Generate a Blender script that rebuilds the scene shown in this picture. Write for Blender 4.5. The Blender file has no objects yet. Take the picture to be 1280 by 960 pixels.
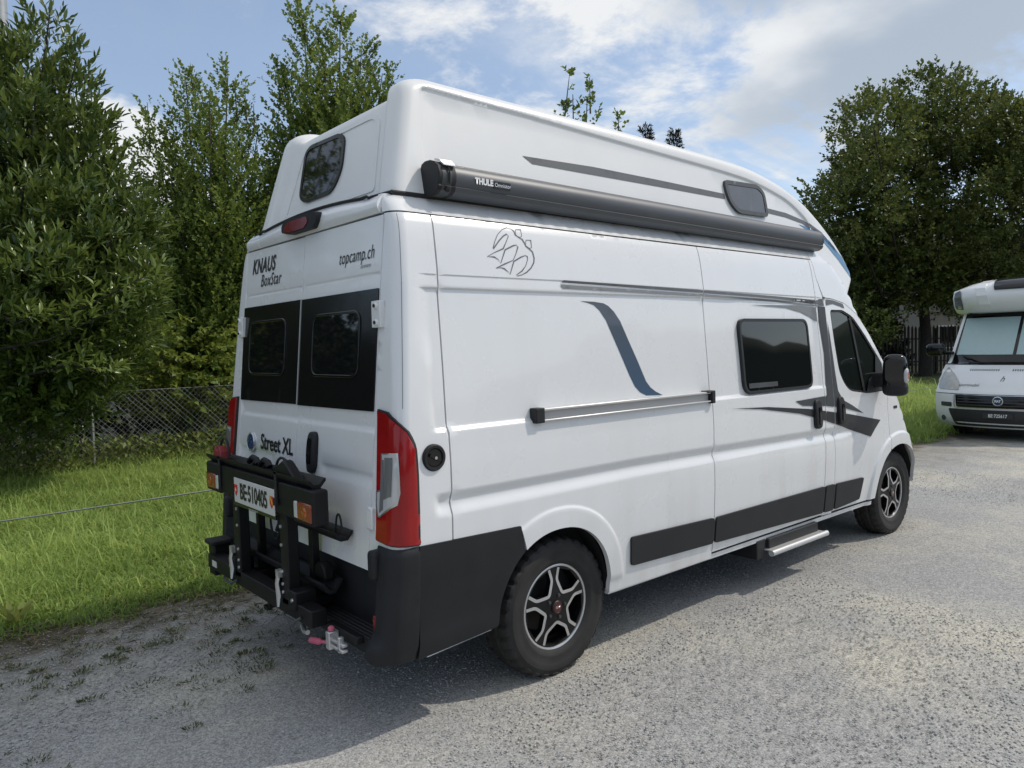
import bpy, bmesh, math, random
import numpy as np
from mathutils import Vector, Matrix
from mathutils.geometry import delaunay_2d_cdt

random.seed(7); rng = np.random.default_rng(7)
scene = bpy.context.scene
COL = scene.collection

# ------------------------------------------------------------------ camera
cam_d = bpy.data.cameras.new("camera"); cam = bpy.data.objects.new("camera", cam_d); COL.objects.link(cam)
CAMP = Vector((-2.62855, -3.72453, 1.71713))
yaw, pit, rol = 0.864859, -0.0508103, -0.0270850
fwd = Vector((math.cos(yaw)*math.cos(pit), math.sin(yaw)*math.cos(pit), math.sin(pit)))
rgt = Vector((math.sin(yaw), -math.cos(yaw), 0)); upv = rgt.cross(fwd)
r2 = rgt*math.cos(rol) + upv*math.sin(rol); u2 = upv*math.cos(rol) - rgt*math.sin(rol)
cam.matrix_world = Matrix(((r2.x, u2.x, -fwd.x, CAMP.x), (r2.y, u2.y, -fwd.y, CAMP.y), (r2.z, u2.z, -fwd.z, CAMP.z), (0, 0, 0, 1)))
cam_d.sensor_width = 36; cam_d.lens = 931.6366*36/1280; cam_d.clip_end = 2000; cam_d.clip_start = 0.05
scene.camera = cam

# ------------------------------------------------------------------ light and sky
SUN = Vector((0.75, -0.42, 1.0)).normalized()
sd = bpy.data.lights.new("sun", 'SUN'); sd.energy = 2.05; sd.angle = math.radians(0.53); sd.color = (1.0, 0.955, 0.89)
so = bpy.data.objects.new("sun", sd); COL.objects.link(so); so.rotation_euler = SUN.to_track_quat('Z', 'Y').to_euler(); so.location = (10, -6, 20)
scene.view_settings.view_transform = 'Standard'; scene.view_settings.look = 'None'
scene.view_settings.exposure = 0.14; scene.view_settings.use_white_balance = True; scene.view_settings.white_balance_temperature = 6950; scene.view_settings.gamma = 1.0

world = bpy.data.worlds.new("World"); scene.world = world; world.use_nodes = True
def build_world():
    nt = world.node_tree; N = nt.nodes; L = nt.links; N.clear()
    out = N.new("ShaderNodeOutputWorld"); bg = N.new("ShaderNodeBackground"); bg.inputs[1].default_value = 0.15
    sky = N.new("ShaderNodeTexSky"); sky.sky_type = 'NISHITA'; sky.sun_disc = False
    sky.sun_elevation = math.asin(SUN.z); sky.sun_rotation = math.atan2(SUN.x, SUN.y)
    sky.air_density = 1.0; sky.dust_density = 1.2; sky.ozone_density = 1.0; sky.altitude = 500
    geo = N.new("ShaderNodeNewGeometry")
    def math_(op, a, b=None, c=None):
        n = N.new("ShaderNodeMath"); n.operation = op
        for k, v in enumerate((a, b, c)):
            if v is None: continue
            if isinstance(v, (int, float)): n.inputs[k].default_value = v
            else: L.new(v, n.inputs[k])
        return n.outputs[0]
    tc = N.new("ShaderNodeTexCoord")
    sep = N.new("ShaderNodeSeparateXYZ"); L.new(tc.outputs["Generated"], sep.inputs[0])
    zz = math_('ADD', math_('MAXIMUM', sep.outputs[2], 0.0), 0.16)
    cx = math_('DIVIDE', sep.outputs[0], zz); cy = math_('DIVIDE', sep.outputs[1], zz)
    cmb = N.new("ShaderNodeCombineXYZ"); L.new(cx, cmb.inputs[0]); L.new(cy, cmb.inputs[1])
    def noise(scale, detail, rough, off, stretch=(1, 1, 1), rot=0, dist=0.0):
        mp = N.new("ShaderNodeMapping"); mp.inputs[1].default_value = off; mp.inputs[3].default_value = stretch; mp.inputs[2].default_value = (0, 0, rot)
        L.new(cmb.outputs[0], mp.inputs[0])
        n = N.new("ShaderNodeTexNoise"); n.inputs["Scale"].default_value = scale; n.inputs["Detail"].default_value = detail
        n.inputs["Roughness"].default_value = rough; n.inputs["Distortion"].default_value = dist
        L.new(mp.outputs[0], n.inputs["Vector"]); return n.outputs["Fac"]
    def ramp(fac, a, b):
        n = N.new("ShaderNodeMapRange"); n.interpolation_type = 'SMOOTHSTEP'
        L.new(fac, n.inputs[0]); n.inputs[1].default_value = a; n.inputs[2].default_value = b; return n.outputs[0]
    def blob(d, size):      # soft bank of cloud round a compass direction
        dv = Vector(d).normalized(); dp = N.new("ShaderNodeVectorMath"); dp.operation = 'DOT_PRODUCT'
        nv = N.new("ShaderNodeVectorMath"); nv.operation = 'NORMALIZE'; L.new(tc.outputs["Generated"], nv.inputs[0])
        L.new(nv.outputs[0], dp.inputs[0]); dp.inputs[1].default_value = dv
        return ramp(dp.outputs["Value"], math.cos(size), 1.0)
    def pix(px, py): return tuple(fwd + r2*((px-640)/931.64) - u2*((py-480)/931.64))
    wisps = ramp(noise(1.1, 9, 0.62, (3.1, 0.7, 0), (1, 1.5, 1), 0.5, 0.35), 0.50, 0.76)
    puffs = noise(3.1, 12, 0.64, (1.3, 5.2, 2.0), dist=0.2)
    bank = math_('MAXIMUM', math_('MAXIMUM', blob(pix(1130, -70), 0.31), math_('MULTIPLY', blob(pix(700, -20), 0.34), 0.42)),
                 math_('MAXIMUM', math_('MULTIPLY', blob(pix(135, 235), 0.135), 1.25), math_('MULTIPLY', blob(pix(880, 60), 0.2), 0.55)))
    streak = blob(pix(965, 178), 0.10)
    dense = ramp(math_('ADD', math_('MULTIPLY', bank, 0.42), puffs), 0.60, 0.84)
    bnd = math_('MULTIPLY', streak, ramp(noise(6, 6, 0.5, (0, 0, 0), (0.25, 2.2, 1), 0.86), 0.42, 0.62))
    over = math_('MULTIPLY', ramp(sep.outputs[2], 0.30, 0.62), ramp(noise(0.9, 8, 0.6, (4.2, 1.1, 0), dist=0.3), 0.34, 0.62))      # broken cloud overhead, mostly out of view, added to raise the fill light
    dense = math_('MAXIMUM', dense, math_('MULTIPLY', over, 0.85))
    cov = math_('MINIMUM', math_('ADD', math_('ADD', math_('MULTIPLY', wisps, 0.70), dense), math_('MULTIPLY', bnd, 0.5)), 0.95)
    # cloud colour: bright rims, grey thick undersides towards the bank of cloud overhead on the right
    thick = math_('MULTIPLY', ramp(math_('ADD', noise(1.6, 5, 0.5, (7, 2, 1)), math_('MULTIPLY', blob(pix(1140, -60), 0.34), 0.38)), 0.55, 0.86), blob(pix(1140, -40), 0.40))
    cmix = N.new("ShaderNodeMix"); cmix.data_type = 'RGBA'; L.new(thick, cmix.inputs[0])
    cmix.inputs[6].default_value = (5.2, 5.5, 5.9, 1); cmix.inputs[7].default_value = (2.55, 3.10, 3.90, 1)
    mix = N.new("ShaderNodeMix"); mix.data_type = 'RGBA'; L.new(cov, mix.inputs[0])
    hz = N.new("ShaderNodeMix"); hz.data_type = 'RGBA'; hz.inputs[0].default_value = 0.30; L.new(sky.outputs[0], hz.inputs[6]); hz.inputs[7].default_value = (2.7, 3.6, 5.2, 1)
    L.new(hz.outputs[2], mix.inputs[6]); L.new(cmix.outputs[2], mix.inputs[7])
    L.new(mix.outputs[2], bg.inputs[0]); L.new(bg.outputs[0], out.inputs[0])
build_world()

# ------------------------------------------------------------------ materials
M = {}
def mat(name, color, rough=0.5, metal=0.0, spec=0.5, coat=0.0, coat_rough=0.04, var=0.0, scale=8.0, bump=0.0, bscale=200.0, trans=0.0, rvar=0.0):
    m = bpy.data.materials.new(name); m.use_nodes = True; nt = m.node_tree; N = nt.nodes; L = nt.links
    b = N["Principled BSDF"]; b.inputs["Base Color"].default_value = (*color, 1); b.inputs["Roughness"].default_value = rough
    b.inputs["Metallic"].default_value = metal; b.inputs["Specular IOR Level"].default_value = spec
    b.inputs["Coat Weight"].default_value = coat; b.inputs["Coat Roughness"].default_value = coat_rough
    if trans: b.inputs["Transmission Weight"].default_value = trans
    if var or bump or rvar:
        tc = N.new("ShaderNodeTexCoord")
        n = N.new("ShaderNodeTexNoise"); n.inputs["Scale"].default_value = scale; n.inputs["Detail"].default_value = 6; n.inputs["Roughness"].default_value = 0.6
        L.new(tc.outputs["Object"], n.inputs["Vector"])
        if var:
            mr = N.new("ShaderNodeMapRange"); L.new(n.outputs["Fac"], mr.inputs[0]); mr.inputs[1].default_value = 0.3; mr.inputs[2].default_value = 0.7
            mr.inputs[3].default_value = 1-var; mr.inputs[4].default_value = 1+var*0.5
            mx = N.new("ShaderNodeVectorMath"); mx.operation = 'SCALE'; mx.inputs[0].default_value = color; L.new(mr.outputs[0], mx.inputs["Scale"])
            L.new(mx.outputs[0], b.inputs["Base Color"])
        if rvar:
            mr = N.new("ShaderNodeMapRange"); L.new(n.outputs["Fac"], mr.inputs[0]); mr.inputs[1].default_value = 0.3; mr.inputs[2].default_value = 0.7
            mr.inputs[3].default_value = max(0.02, rough-rvar); mr.inputs[4].default_value = rough+rvar; L.new(mr.outputs[0], b.inputs["Roughness"])
        if bump:
            n2 = N.new("ShaderNodeTexNoise"); n2.inputs["Scale"].default_value = bscale; n2.inputs["Detail"].default_value = 3
            L.new(tc.outputs["Object"], n2.inputs["Vector"])
            bp = N.new("ShaderNodeBump"); bp.inputs["Strength"].default_value = bump; bp.inputs["Distance"].default_value = 0.002
            L.new(n2.outputs["Fac"], bp.inputs["Height"]); L.new(bp.outputs[0], b.inputs["Normal"])
    M[name] = m; return m
mat('white_paint', (0.76, 0.77, 0.775), 0.28, coat=0.7, coat_rough=0.06, var=0.02, scale=1.6, rvar=0.05)
def road_film(m):
    nt = m.node_tree; N = nt.nodes; L = nt.links; B = N["Principled BSDF"]; src = B.inputs["Base Color"].links[0].from_socket
    geo = N.new("ShaderNodeNewGeometry"); mp = N.new("ShaderNodeMapping"); mp.inputs[3].default_value = (9, 9, .8); L.new(geo.outputs["Position"], mp.inputs[0])
    n = N.new("ShaderNodeTexNoise"); n.inputs["Scale"].default_value = 1.0; n.inputs["Detail"].default_value = 7; L.new(mp.outputs[0], n.inputs["Vector"])
    sp = N.new("ShaderNodeSeparateXYZ"); L.new(geo.outputs["Position"], sp.inputs[0])
    h = N.new("ShaderNodeMapRange"); L.new(sp.outputs[2], h.inputs[0]); h.inputs[1].default_value = 1.0; h.inputs[2].default_value = .3; h.inputs[3].default_value = .05; h.inputs[4].default_value = .50
    r = N.new("ShaderNodeMapRange"); L.new(n.outputs["Fac"], r.inputs[0]); r.inputs[1].default_value = .42; r.inputs[2].default_value = .75
    k = N.new("ShaderNodeMath"); k.operation = 'MULTIPLY'; L.new(h.outputs[0], k.inputs[0]); L.new(r.outputs[0], k.inputs[1])
    mx = N.new("ShaderNodeMix"); mx.data_type = 'RGBA'; L.new(k.outputs[0], mx.inputs[0]); L.new(src, mx.inputs[6]); mx.inputs[7].default_value = (.50, .47, .42, 1); L.new(mx.outputs[2], B.inputs["Base Color"])
road_film(M['white_paint'])
mat('roof_gelcoat', (0.77, 0.775, 0.765), 0.33, coat=0.35, coat_rough=0.12, var=0.04, scale=2.2)
mat('black_plastic', (0.016, 0.017, 0.019), 0.55, spec=0.35, var=0.25, scale=5, bump=0.5, bscale=900)
mat('trim_plastic', (0.021, 0.022, 0.024), 0.55, spec=0.35, var=0.2, scale=6, bump=0.5, bscale=900)
mat('gloss_black', (0.008, 0.008, 0.009), 0.12)
mat('rubber', (0.012, 0.012, 0.012), 0.7)
mat('tyre_rubber', (0.024, 0.023, 0.022), 0.75, var=0.4, scale=9, bump=0.4, bscale=300)
mat('dark_glass', (0.006, 0.007, 0.008), 0.03, spec=0.6)
mat('tinted_glass', (0.010, 0.014, 0.013), 0.02, spec=0.6)
mat('grey_glass', (0.10, 0.105, 0.11), 0.12, spec=0.6, var=0.15, scale=7)
mat('frame_grey', (0.05, 0.055, 0.055), 0.45)
mat('window_rubber', (0.016, 0.017, 0.018), 0.4, spec=0.4)
mat('awning_metal', (0.090, 0.096, 0.105), 0.45, metal=0.3, var=0.06, scale=3)
mat('silver', (0.62, 0.62, 0.62), 0.28, metal=0.9)
mat('aluminium', (0.64, 0.64, 0.63), 0.36, metal=0.5)
mat('machined', (0.60, 0.60, 0.60), 0.30, metal=0.7)
mat('rim_black', (0.006, 0.006, 0.007), 0.38, spec=0.35)
mat('steel_dark', (0.05, 0.045, 0.04), 0.5, metal=0.6)
mat('red_lens', (0.30, 0.006, 0.008), 0.16, spec=0.4, coat=0.25, var=0.2, scale=6)
mat('deep_red_lens', (0.16, 0.005, 0.008), 0.2, spec=0.4, coat=0.15)
mat('clear_lens', (0.50, 0.51, 0.51), 0.10, spec=0.7, coat=0.8)
mat('lens_shade', (0.17, 0.175, 0.18), 0.12, spec=0.7, coat=0.8)
mat('amber_lens', (0.36, 0.075, 0.01), 0.15, spec=0.7, coat=0.5)
mat('carrier_red_lens', (0.22, 0.022, 0.012), 0.2, spec=0.6, coat=0.4)
mat('grey_decal', (0.125, 0.132, 0.14), 0.45, spec=0.3)
mat('dark_decal', (0.028, 0.03, 0.033), 0.45, spec=0.3)
mat('dark_grey_decal', (0.055, 0.058, 0.063), 0.45, spec=0.3)
mat('light_grey_decal', (0.21, 0.22, 0.23), 0.45, spec=0.3)
mat('blue_decal', (0.03, 0.17, 0.32), 0.3, coat=0.5)
mat('ink', (0.012, 0.013, 0.015), 0.4)
mat('rail_grey', (0.42, 0.42, 0.42), 0.4, metal=0.2)
mat('plate_white', (0.58, 0.58, 0.565), 0.4)
mat('shield_red', (0.55, 0.015, 0.02), 0.4)
mat('shield_yellow', (0.62, 0.42, 0.03), 0.4)
mat('handle_red', (0.22, 0.02, 0.025), 0.5)
mat('handle_pink', (0.55, 0.12, 0.19), 0.5, var=0.2, scale=40)
mat('white_print', (0.8, 0.8, 0.8), 0.4)
mat('badge_blue', (0.02, 0.06, 0.16), 0.2, coat=0.6)
mat('badge_red', (0.09, 0.008, 0.014), 0.25, coat=0.5)
mat('carrier_black', (0.008, 0.008, 0.009), 0.5, spec=0.3, var=0.3, scale=12)
mat('underside', (0.008, 0.008, 0.008), 0.9)
def swoosh_mat():
    m = mat('blue_grey_decal', (0.05, 0.08, 0.12), 0.3, coat=0.5); nt = m.node_tree; N = nt.nodes; L = nt.links
    tc = N.new("ShaderNodeTexCoord"); sp = N.new("ShaderNodeSeparateXYZ"); L.new(tc.outputs["Object"], sp.inputs[0])
    mr = N.new("ShaderNodeMapRange"); L.new(sp.outputs[2], mr.inputs[0]); mr.inputs[1].default_value = 1.95; mr.inputs[2].default_value = 1.45
    mx = N.new("ShaderNodeMix"); mx.data_type = 'RGBA'; L.new(mr.outputs[0], mx.inputs[0])
    mx.inputs[6].default_value = (0.055, 0.062, 0.075, 1); mx.inputs[7].default_value = (0.045, 0.088, 0.150, 1)   # printed fade from grey to blue
    L.new(mx.outputs[2], N["Principled BSDF"].inputs["Base Color"])
swoosh_mat()

# ------------------------------------------------------------------ object helpers
def tag(o, label=None, cat=None, group=None, kind=None):
    if label: o["label"] = label
    if cat: o["category"] = cat
    if group: o["group"] = group
    if kind: o["kind"] = kind
    return o
def empty(name, loc, label=None, cat=None, group=None, rz=0.0, parent=None):
    o = bpy.data.objects.new(name, None); COL.objects.link(o); o.empty_display_size = 0.3
    if parent is not None:
        o.parent = parent; o.location = loc; o.rotation_euler = (0, 0, rz)
    else:
        o.matrix_world = Matrix.Translation(loc) @ Matrix.Rotation(rz, 4, 'Z')
    return tag(o, label, cat, group)
WM = {}      # world matrices of the empties that parts hang from
def wmat(o):
    return (wmat(o.parent) @ o.matrix_parent_inverse if o.parent else Matrix()) @ o.matrix_basis
def link(name, me, m=None, parent=None, local=False, label=None):
    o = bpy.data.objects.new(name, me); COL.objects.link(o)
    if m is not None: me.materials.append(M[m] if isinstance(m, str) else m)
    if parent is not None:
        o.parent = parent
        if not local: o.matrix_parent_inverse = wmat(parent).inverted()
    if label: o["label"] = label
    return o
def smooth(me, ang=35):
    me.shade_smooth(); me.set_sharp_from_angle(angle=math.radians(ang))
def pymesh(name, V, F, ang=35):
    me = bpy.data.meshes.new(name); me.from_pydata([tuple(v) for v in V], [], [tuple(f) for f in F]); me.validate(); me.update()
    if ang: smooth(me, ang)
    return me
def bevel(o, w=0.004, seg=2, ang=40):
    b = o.modifiers.new("bevel", 'BEVEL'); b.width = w; b.segments = seg; b.limit_method = 'ANGLE'; b.angle_limit = math.radians(ang); b.harden_normals = False
    return o

class MB:
    """collects simple solids into one mesh"""
    def __init__(s): s.V = []; s.F = []
    def add(s, V, F):
        k = len(s.V); s.V += [tuple(v) for v in V]; s.F += [tuple(i+k for i in f) for f in F]; return s
    def box(s, x0, x1, y0, y1, z0, z1, rot=None, piv=None):
        V = [Vector((x, y, z)) for z in (z0, z1) for y in (y0, y1) for x in (x0, x1)]
        if rot is not None:
            p = Vector(piv) if piv else Vector(((x0+x1)/2, (y0+y1)/2, (z0+z1)/2)); V = [p + rot @ (v-p) for v in V]
        return s.add(V, [(0, 2, 3, 1), (4, 5, 7, 6), (0, 1, 5, 4), (2, 6, 7, 3), (0, 4, 6, 2), (1, 3, 7, 5)])
    def tube(s, path, r, n=8, cap=True):
        P = [Vector(p) for p in path]; R = r if isinstance(r, (list, tuple)) else [r]*len(P)
        V = []; F = []; up = None
        for i, p in enumerate(P):
            t = (P[min(i+1, len(P)-1)] - P[max(i-1, 0)]).normalized()
            if up is None:
                up = t.orthogonal().normalized()
            up = (up - t*up.dot(t)); up = up.normalized() if up.length > 1e-6 else t.orthogonal().normalized()
            b = t.cross(up)
            for k in range(n):
                a = 2*math.pi*k/n; V.append(p + (up*math.cos(a) + b*math.sin(a))*R[i])
        for i in range(len(P)-1):
            for k in range(n):
                F.append((i*n+k, i*n+(k+1) % n, (i+1)*n+(k+1) % n, (i+1)*n+k))
        if cap: F += [tuple(range(n-1, -1, -1)), tuple((len(P)-1)*n+k for k in range(n))]
        return s.add(V, F)
    def lathe(s, prof, origin, axis, n=32, cap=True):
        """prof: (radius, distance along axis)"""
        a = Vector(axis).normalized(); u = a.orthogonal().normalized(); w = a.cross(u); o = Vector(origin); V = []; F = []
        for r, h in prof:
            for k in range(n):
                t = 2*math.pi*k/n; V.append(o + a*h + (u*math.cos(t)+w*math.sin(t))*r)
        for i in range(len(prof)-1):
            for k in range(n): F.append((i*n+k, i*n+(k+1) % n, (i+1)*n+(k+1) % n, (i+1)*n+k))
        if cap:
            F += [tuple(range(n-1, -1, -1)), tuple((len(prof)-1)*n+k for k in range(n))]
        return s.add(V, F)
    def prism(s, poly, fn, d):
        """poly of (u,v); fn maps to a 3D point; d is the depth vector (away from the viewer)"""
        n = len(poly); A = [Vector(fn(u, v)) for u, v in poly]; B = [p+Vector(d) for p in A]
        return s.add(A+B, [tuple(range(n)), tuple(range(2*n-1, n-1, -1))] + [((i+1) % n, i, n+i, n+(i+1) % n) for i in range(n)])
    def mesh(s, name, ang=35): return pymesh(name, s.V, s.F, ang)
    def obj(s, name, m, parent=None, ang=35, bev=0, label=None, seg=2):
        o = link(name, s.mesh(name, ang), m, parent, label=label)
        if bev: bevel(o, bev, seg)
        return o

def inside(P, poly):
    x, y = P[:, 0], P[:, 1]; r = np.zeros(len(P), bool); n = len(poly); j = n-1
    for i in range(n):
        xi, yi = poly[i]; xj, yj = poly[j]
        if yi != yj:
            c = ((yi > y) != (yj > y)) & (x < (xj-xi)*(y-yi)/(yj-yi)+xi); r ^= c
        j = i
    return r
def dist_poly(P, poly, closed=True):
    P = np.atleast_2d(P); d = np.full(len(P), 1e9); n = len(poly)
    for i in range(n if closed else n-1):
        a = np.array(poly[i]); b = np.array(poly[(i+1) % n]); ab = b-a; L2 = ab@ab
        if L2 < 1e-12: continue
        t = np.clip(((P-a)@ab)/L2, 0, 1); q = a+t[:, None]*ab
        d = np.minimum(d, np.hypot(*(P-q).T))
    return d
def resample(poly, step, closed=True):
    out = []; n = len(poly)
    for i in range(n if closed else n-1):
        a = np.array(poly[i], float); b = np.array(poly[(i+1) % n], float); k = max(1, int(math.ceil(np.hypot(*(b-a))/step)))
        out += [tuple(a+(b-a)*j/k) for j in range(k)]
    if not closed: out.append(tuple(poly[-1]))
    return out
def area(poly):
    return 0.5*sum(poly[i][0]*poly[(i+1) % len(poly)][1]-poly[(i+1) % len(poly)][0]*poly[i][1] for i in range(len(poly)))
def round_poly(poly, r, n=4, closed=True):
    """rounded corners; r a number or a list with one radius per corner"""
    out = []; N_ = len(poly)
    for i in range(N_):
        p = Vector(poly[i]); a = Vector(poly[i-1]); b = Vector(poly[(i+1) % N_]); ri = r[i] if isinstance(r, (list, tuple)) else r
        if ri <= 0 or (not closed and i in (0, N_-1)): out.append(tuple(p)); continue
        da = (a-p); db = (b-p); k = min(ri, da.length*0.48, db.length*0.48); A = p+da.normalized()*k; B = p+db.normalized()*k
        for j in range(n+1):
            t = j/n; out.append(tuple(A*(1-t)**2 + p*2*t*(1-t) + B*t**2))
    return out
def clip(poly, axis, val, keep_less):
    out = []; n = len(poly)
    ins = lambda p: (p[axis] <= val) == keep_less
    for i in range(n):
        a, b = poly[i], poly[(i+1) % n]
        if ins(a): out.append(a)
        if ins(a) != ins(b):
            t = (val-a[axis])/(b[axis]-a[axis]); out.append((a[0]+(b[0]-a[0])*t, a[1]+(b[1]-a[1])*t))
    return out
def panel_mesh(name, outline, fn, holes=(), du=0.06, rows=None, step=0.03, lip=None, mirror=False, cols=(), ang=40, extra=()):
    """a sheet over fn(u,v) -> xyz bounded by an outline and holes; its rim is turned in along the vector lip"""
    outl = resample(outline if area(outline) > 0 else outline[::-1], step)
    hl = [resample(h if area(h) > 0 else h[::-1], step) for h in holes]
    us = [p[0] for p in outl]; vs = [p[1] for p in outl]
    gu = np.unique(np.round(np.concatenate([np.arange(min(us), max(us), du), np.array(cols, float)]), 5))
    gv = np.array(sorted(rows)) if rows is not None else np.arange(min(vs), max(vs), du)
    gv = gv[(gv > min(vs)) & (gv < max(vs))]; gu = gu[(gu > min(us)) & (gu < max(us))]
    co = list(outl); ed = [(i, (i+1) % len(outl)) for i in range(len(outl))]
    for h in hl:
        k = len(co); co += h; ed += [(k+i, k+(i+1) % len(h)) for i in range(len(h))]
    if len(gu) and len(gv):
        G = np.array([(u, v) for u in gu for v in gv]); k = inside(G, outl)
        for h in hl: k &= ~inside(G, h)
        G = G[k]
        if len(G):
            d = dist_poly(G, outl)
            for h in hl: d = np.minimum(d, dist_poly(G, h))
            if len(extra): d = np.minimum(d, np.min(np.hypot(G[:, None, 0]-np.array(extra)[None, :, 0], G[:, None, 1]-np.array(extra)[None, :, 1]), 1)-.008)
            co += [tuple(g) for g in G[d > 0.006]]
    if len(extra):
        G = np.array(extra); k = inside(G, outl)
        for h in hl: k &= ~inside(G, h)
        G = G[k]; co += [tuple(g) for g in G[dist_poly(G, outl) > .007]]
    res = delaunay_2d_cdt([Vector(c) for c in co], ed, [], 0, 1e-6)
    V2 = np.array([tuple(v) for v in res[0]]); F = np.array([f for f in res[2] if len(f) == 3])
    cen = V2[F].mean(1); k = inside(cen, outl)
    for h in hl: k &= ~inside(cen, h)
    F = F[k]
    a = V2[F]; ar = (a[:, 1, 0]-a[:, 0, 0])*(a[:, 2, 1]-a[:, 0, 1])-(a[:, 2, 0]-a[:, 0, 0])*(a[:, 1, 1]-a[:, 0, 1])
    F[ar < 0] = F[ar < 0][:, ::-1]; F = F[np.abs(ar) > 1e-10]
    V = [list(map(float, fn(u, v))) for u, v in V2]
    if lip is not None:
        cnt = {}
        for f in F:
            for i in range(3):
                e = (int(f[i]), int(f[(i+1) % 3])); cnt[e] = 1
        be = [e for e in cnt if (e[1], e[0]) not in cnt]
        mp = {}; extra = []
        for e in be:
            for v in e:
                if v not in mp:
                    mp[v] = len(V); l = lip(V2[v][0], V2[v][1]) if callable(lip) else lip
                    V.append([V[v][i]+l[i] for i in range(3)])
        F2 = [tuple(map(int, f)) for f in F] + [(b, a, mp[a], mp[b]) for a, b in be]
    else: F2 = [tuple(map(int, f)) for f in F]
    if mirror: V = [(x, -y, z) for x, y, z in V]; F2 = [f[::-1] for f in F2]
    return pymesh(name, V, F2, ang)
def panel(name, outline, fn, m, parent=None, label=None, **k):
    return link(name, panel_mesh(name, outline, fn, **k), m, parent, label=label)

def text_mesh(txt, size, bold=0.0, shear=0.0, align='CENTER', space=1.0, sx=1.0):
    cu = bpy.data.curves.new("lettering", 'FONT'); cu.body = txt; cu.size = size; cu.offset = bold; cu.shear = shear
    cu.align_x = align; cu.align_y = 'CENTER'; cu.space_character = space; cu.resolution_u = 4
    o = bpy.data.objects.new("lettering", cu); COL.objects.link(o)
    bpy.context.view_layer.update()
    me = bpy.data.meshes.new_from_object(o.evaluated_get(bpy.context.evaluated_depsgraph_get()))
    bpy.data.objects.remove(o); bpy.data.curves.remove(cu); me.materials.clear()
    if sx != 1.0:
        for v in me.vertices: v.co.x *= sx
    return me
def place(me, fn):
    for v in me.vertices: v.co = Vector(fn(v.co.x, v.co.y))
    return me
def sst(t): t = np.clip(t, 0, 1); return t*t*(3-2*t)
# ------------------------------------------------------------------ the camper van: surfaces
ZS = [.15, .20, .30, .45, .60, .80, 1.00, 1.20, 1.60, 2.00, 2.20, 2.30, 2.36, 2.42, 2.5]
YS = [.95, .96, .98, 1.0, 1.015, 1.025, 1.025, 1.02, .985, .945, .915, .892, .85, .785, .70]
_zf = np.linspace(.15, 2.5, 471); _yf = np.interp(_zf, ZS, YS); _k = np.hanning(21); _k /= _k.sum()
_yf = np.convolve(np.pad(_yf, 10, mode='edge'), _k, 'valid')
ARCH_R = [(.365, .36), (.355, .43), (.32, .535), (.255, .655), (.143, .75), (0, .787), (-.144, .777), (-.265, .735), (-.35, .63), (-.40, .52), (-.43, .42), (-.44, .36)]
ARCH_F = [(3.60, .36), (3.61, .45), (3.66, .60), (3.76, .715), (3.90, .78), (4.05, .795), (4.20, .765), (4.33, .675), (4.41, .53), (4.445, .40)]
def chaikin(P, n=3):
    for _ in range(n):
        Q = [P[0]]
        for a, b in zip(P[:-1], P[1:]): Q += [(a[0]*.75+b[0]*.25, a[1]*.75+b[1]*.25), (a[0]*.25+b[0]*.75, a[1]*.25+b[1]*.75)]
        P = Q+[P[-1]]
    return P
ARCH_R = [(-.035+.40*math.copysign(abs(math.cos(t))**.93, math.cos(t)), .36+.428*math.sin(t)**.93) for t in np.linspace(0, math.pi, 121)]; ARCH_F = resample(chaikin(ARCH_F, 2), .014, False)
IB = min(range(len(ARCH_R)), key=lambda i: math.hypot(ARCH_R[i][0]+.265, ARCH_R[i][1]-.735))     # where the bumper's edge meets the arch
def arch_rings(A, ds):
    T = np.array(A); tg = np.gradient(T, axis=0); tg /= np.hypot(*tg.T)[:, None]; nr = np.stack([tg[:, 1], -tg[:, 0]], 1)
    if np.mean((T[:, 1]-.36)*nr[:, 1]) < 0: nr = -nr
    return [tuple(p) for d in ds for p in (T+nr*d)]
RING_R = arch_rings(ARCH_R, (.02, .05, .080, .095, .101, .107, .113, .120, .138)); RING_F = arch_rings(ARCH_F, (.02, .05, .08, .095, .101, .107, .113, .120, .138))
NOSE = [(2.80, 2.42), (3.05, 2.37), (3.24, 2.21), (3.44, 1.93), (3.636, 1.74), (3.855, 1.501), (4.00, 1.31), (4.07, 1.18), (4.15, 1.05), (4.27, .83), (4.39, .63), (4.44, .45), (4.45, .30)]
def bodyS(x, z):
    """half width of the van's pressed side at (x, z)"""
    y = float(np.interp(z, _zf, _yf))
    if x < 2.80:
        # long recess of the upper side, ending in the ledge
        m = sst((z-1.340)/.024) * sst((1.992-z)/.010) * sst((x+.768)/.012) * sst((2.752-x)/.06)
        y -= .0125*m
    if -.78 < x < 2.84:
        zt = 2.052 - .018*max(0, x-.1)*.6
        y -= .0048*float(sst((zt-z)/.006)) * float(sst((x+.775)/.014)) * float(sst((2.84-x)/.03)) * float(sst((z-1.340)/.024))
    # feature line: an undercut and a ledge
    z0 = 1.08 - .016*max(0.0, x-.6)
    w = float(sst((x+.80)/.05)*sst((3.45-x)/.5))
    t = z0-z
    if -.01 < t < .125:
        y -= .021*w*float(sst(t/.052) if t < .052 else sst((.118-t)/.062))
    # wheel arch flares
    if z < 1.0:
        if -.65 < x < .62:
            d = float(dist_poly(np.array([[x, z]]), ARCH_R, False)[0])
            y += .0095*float(sst((.113-d)/.018))*float(sst((z-.40)/.05) if x > 0 else 1)
        elif x > 3.3:
            d = float(dist_poly(np.array([[x, z]]), ARCH_F, False)[0])
            y += .016*float(sst((.113-d)/.020))
    if x > 3.0:
        d = float(dist_poly(np.array([[x, z]]), NOSE, False)[0])
        r = .06
        if d < r: y -= r-math.sqrt(max(0, r*r-(r-d)**2))
    return y
def XR(z): return -.919+.0905*(z-1.7)          # plane of the rear doors
RC = .06
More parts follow.
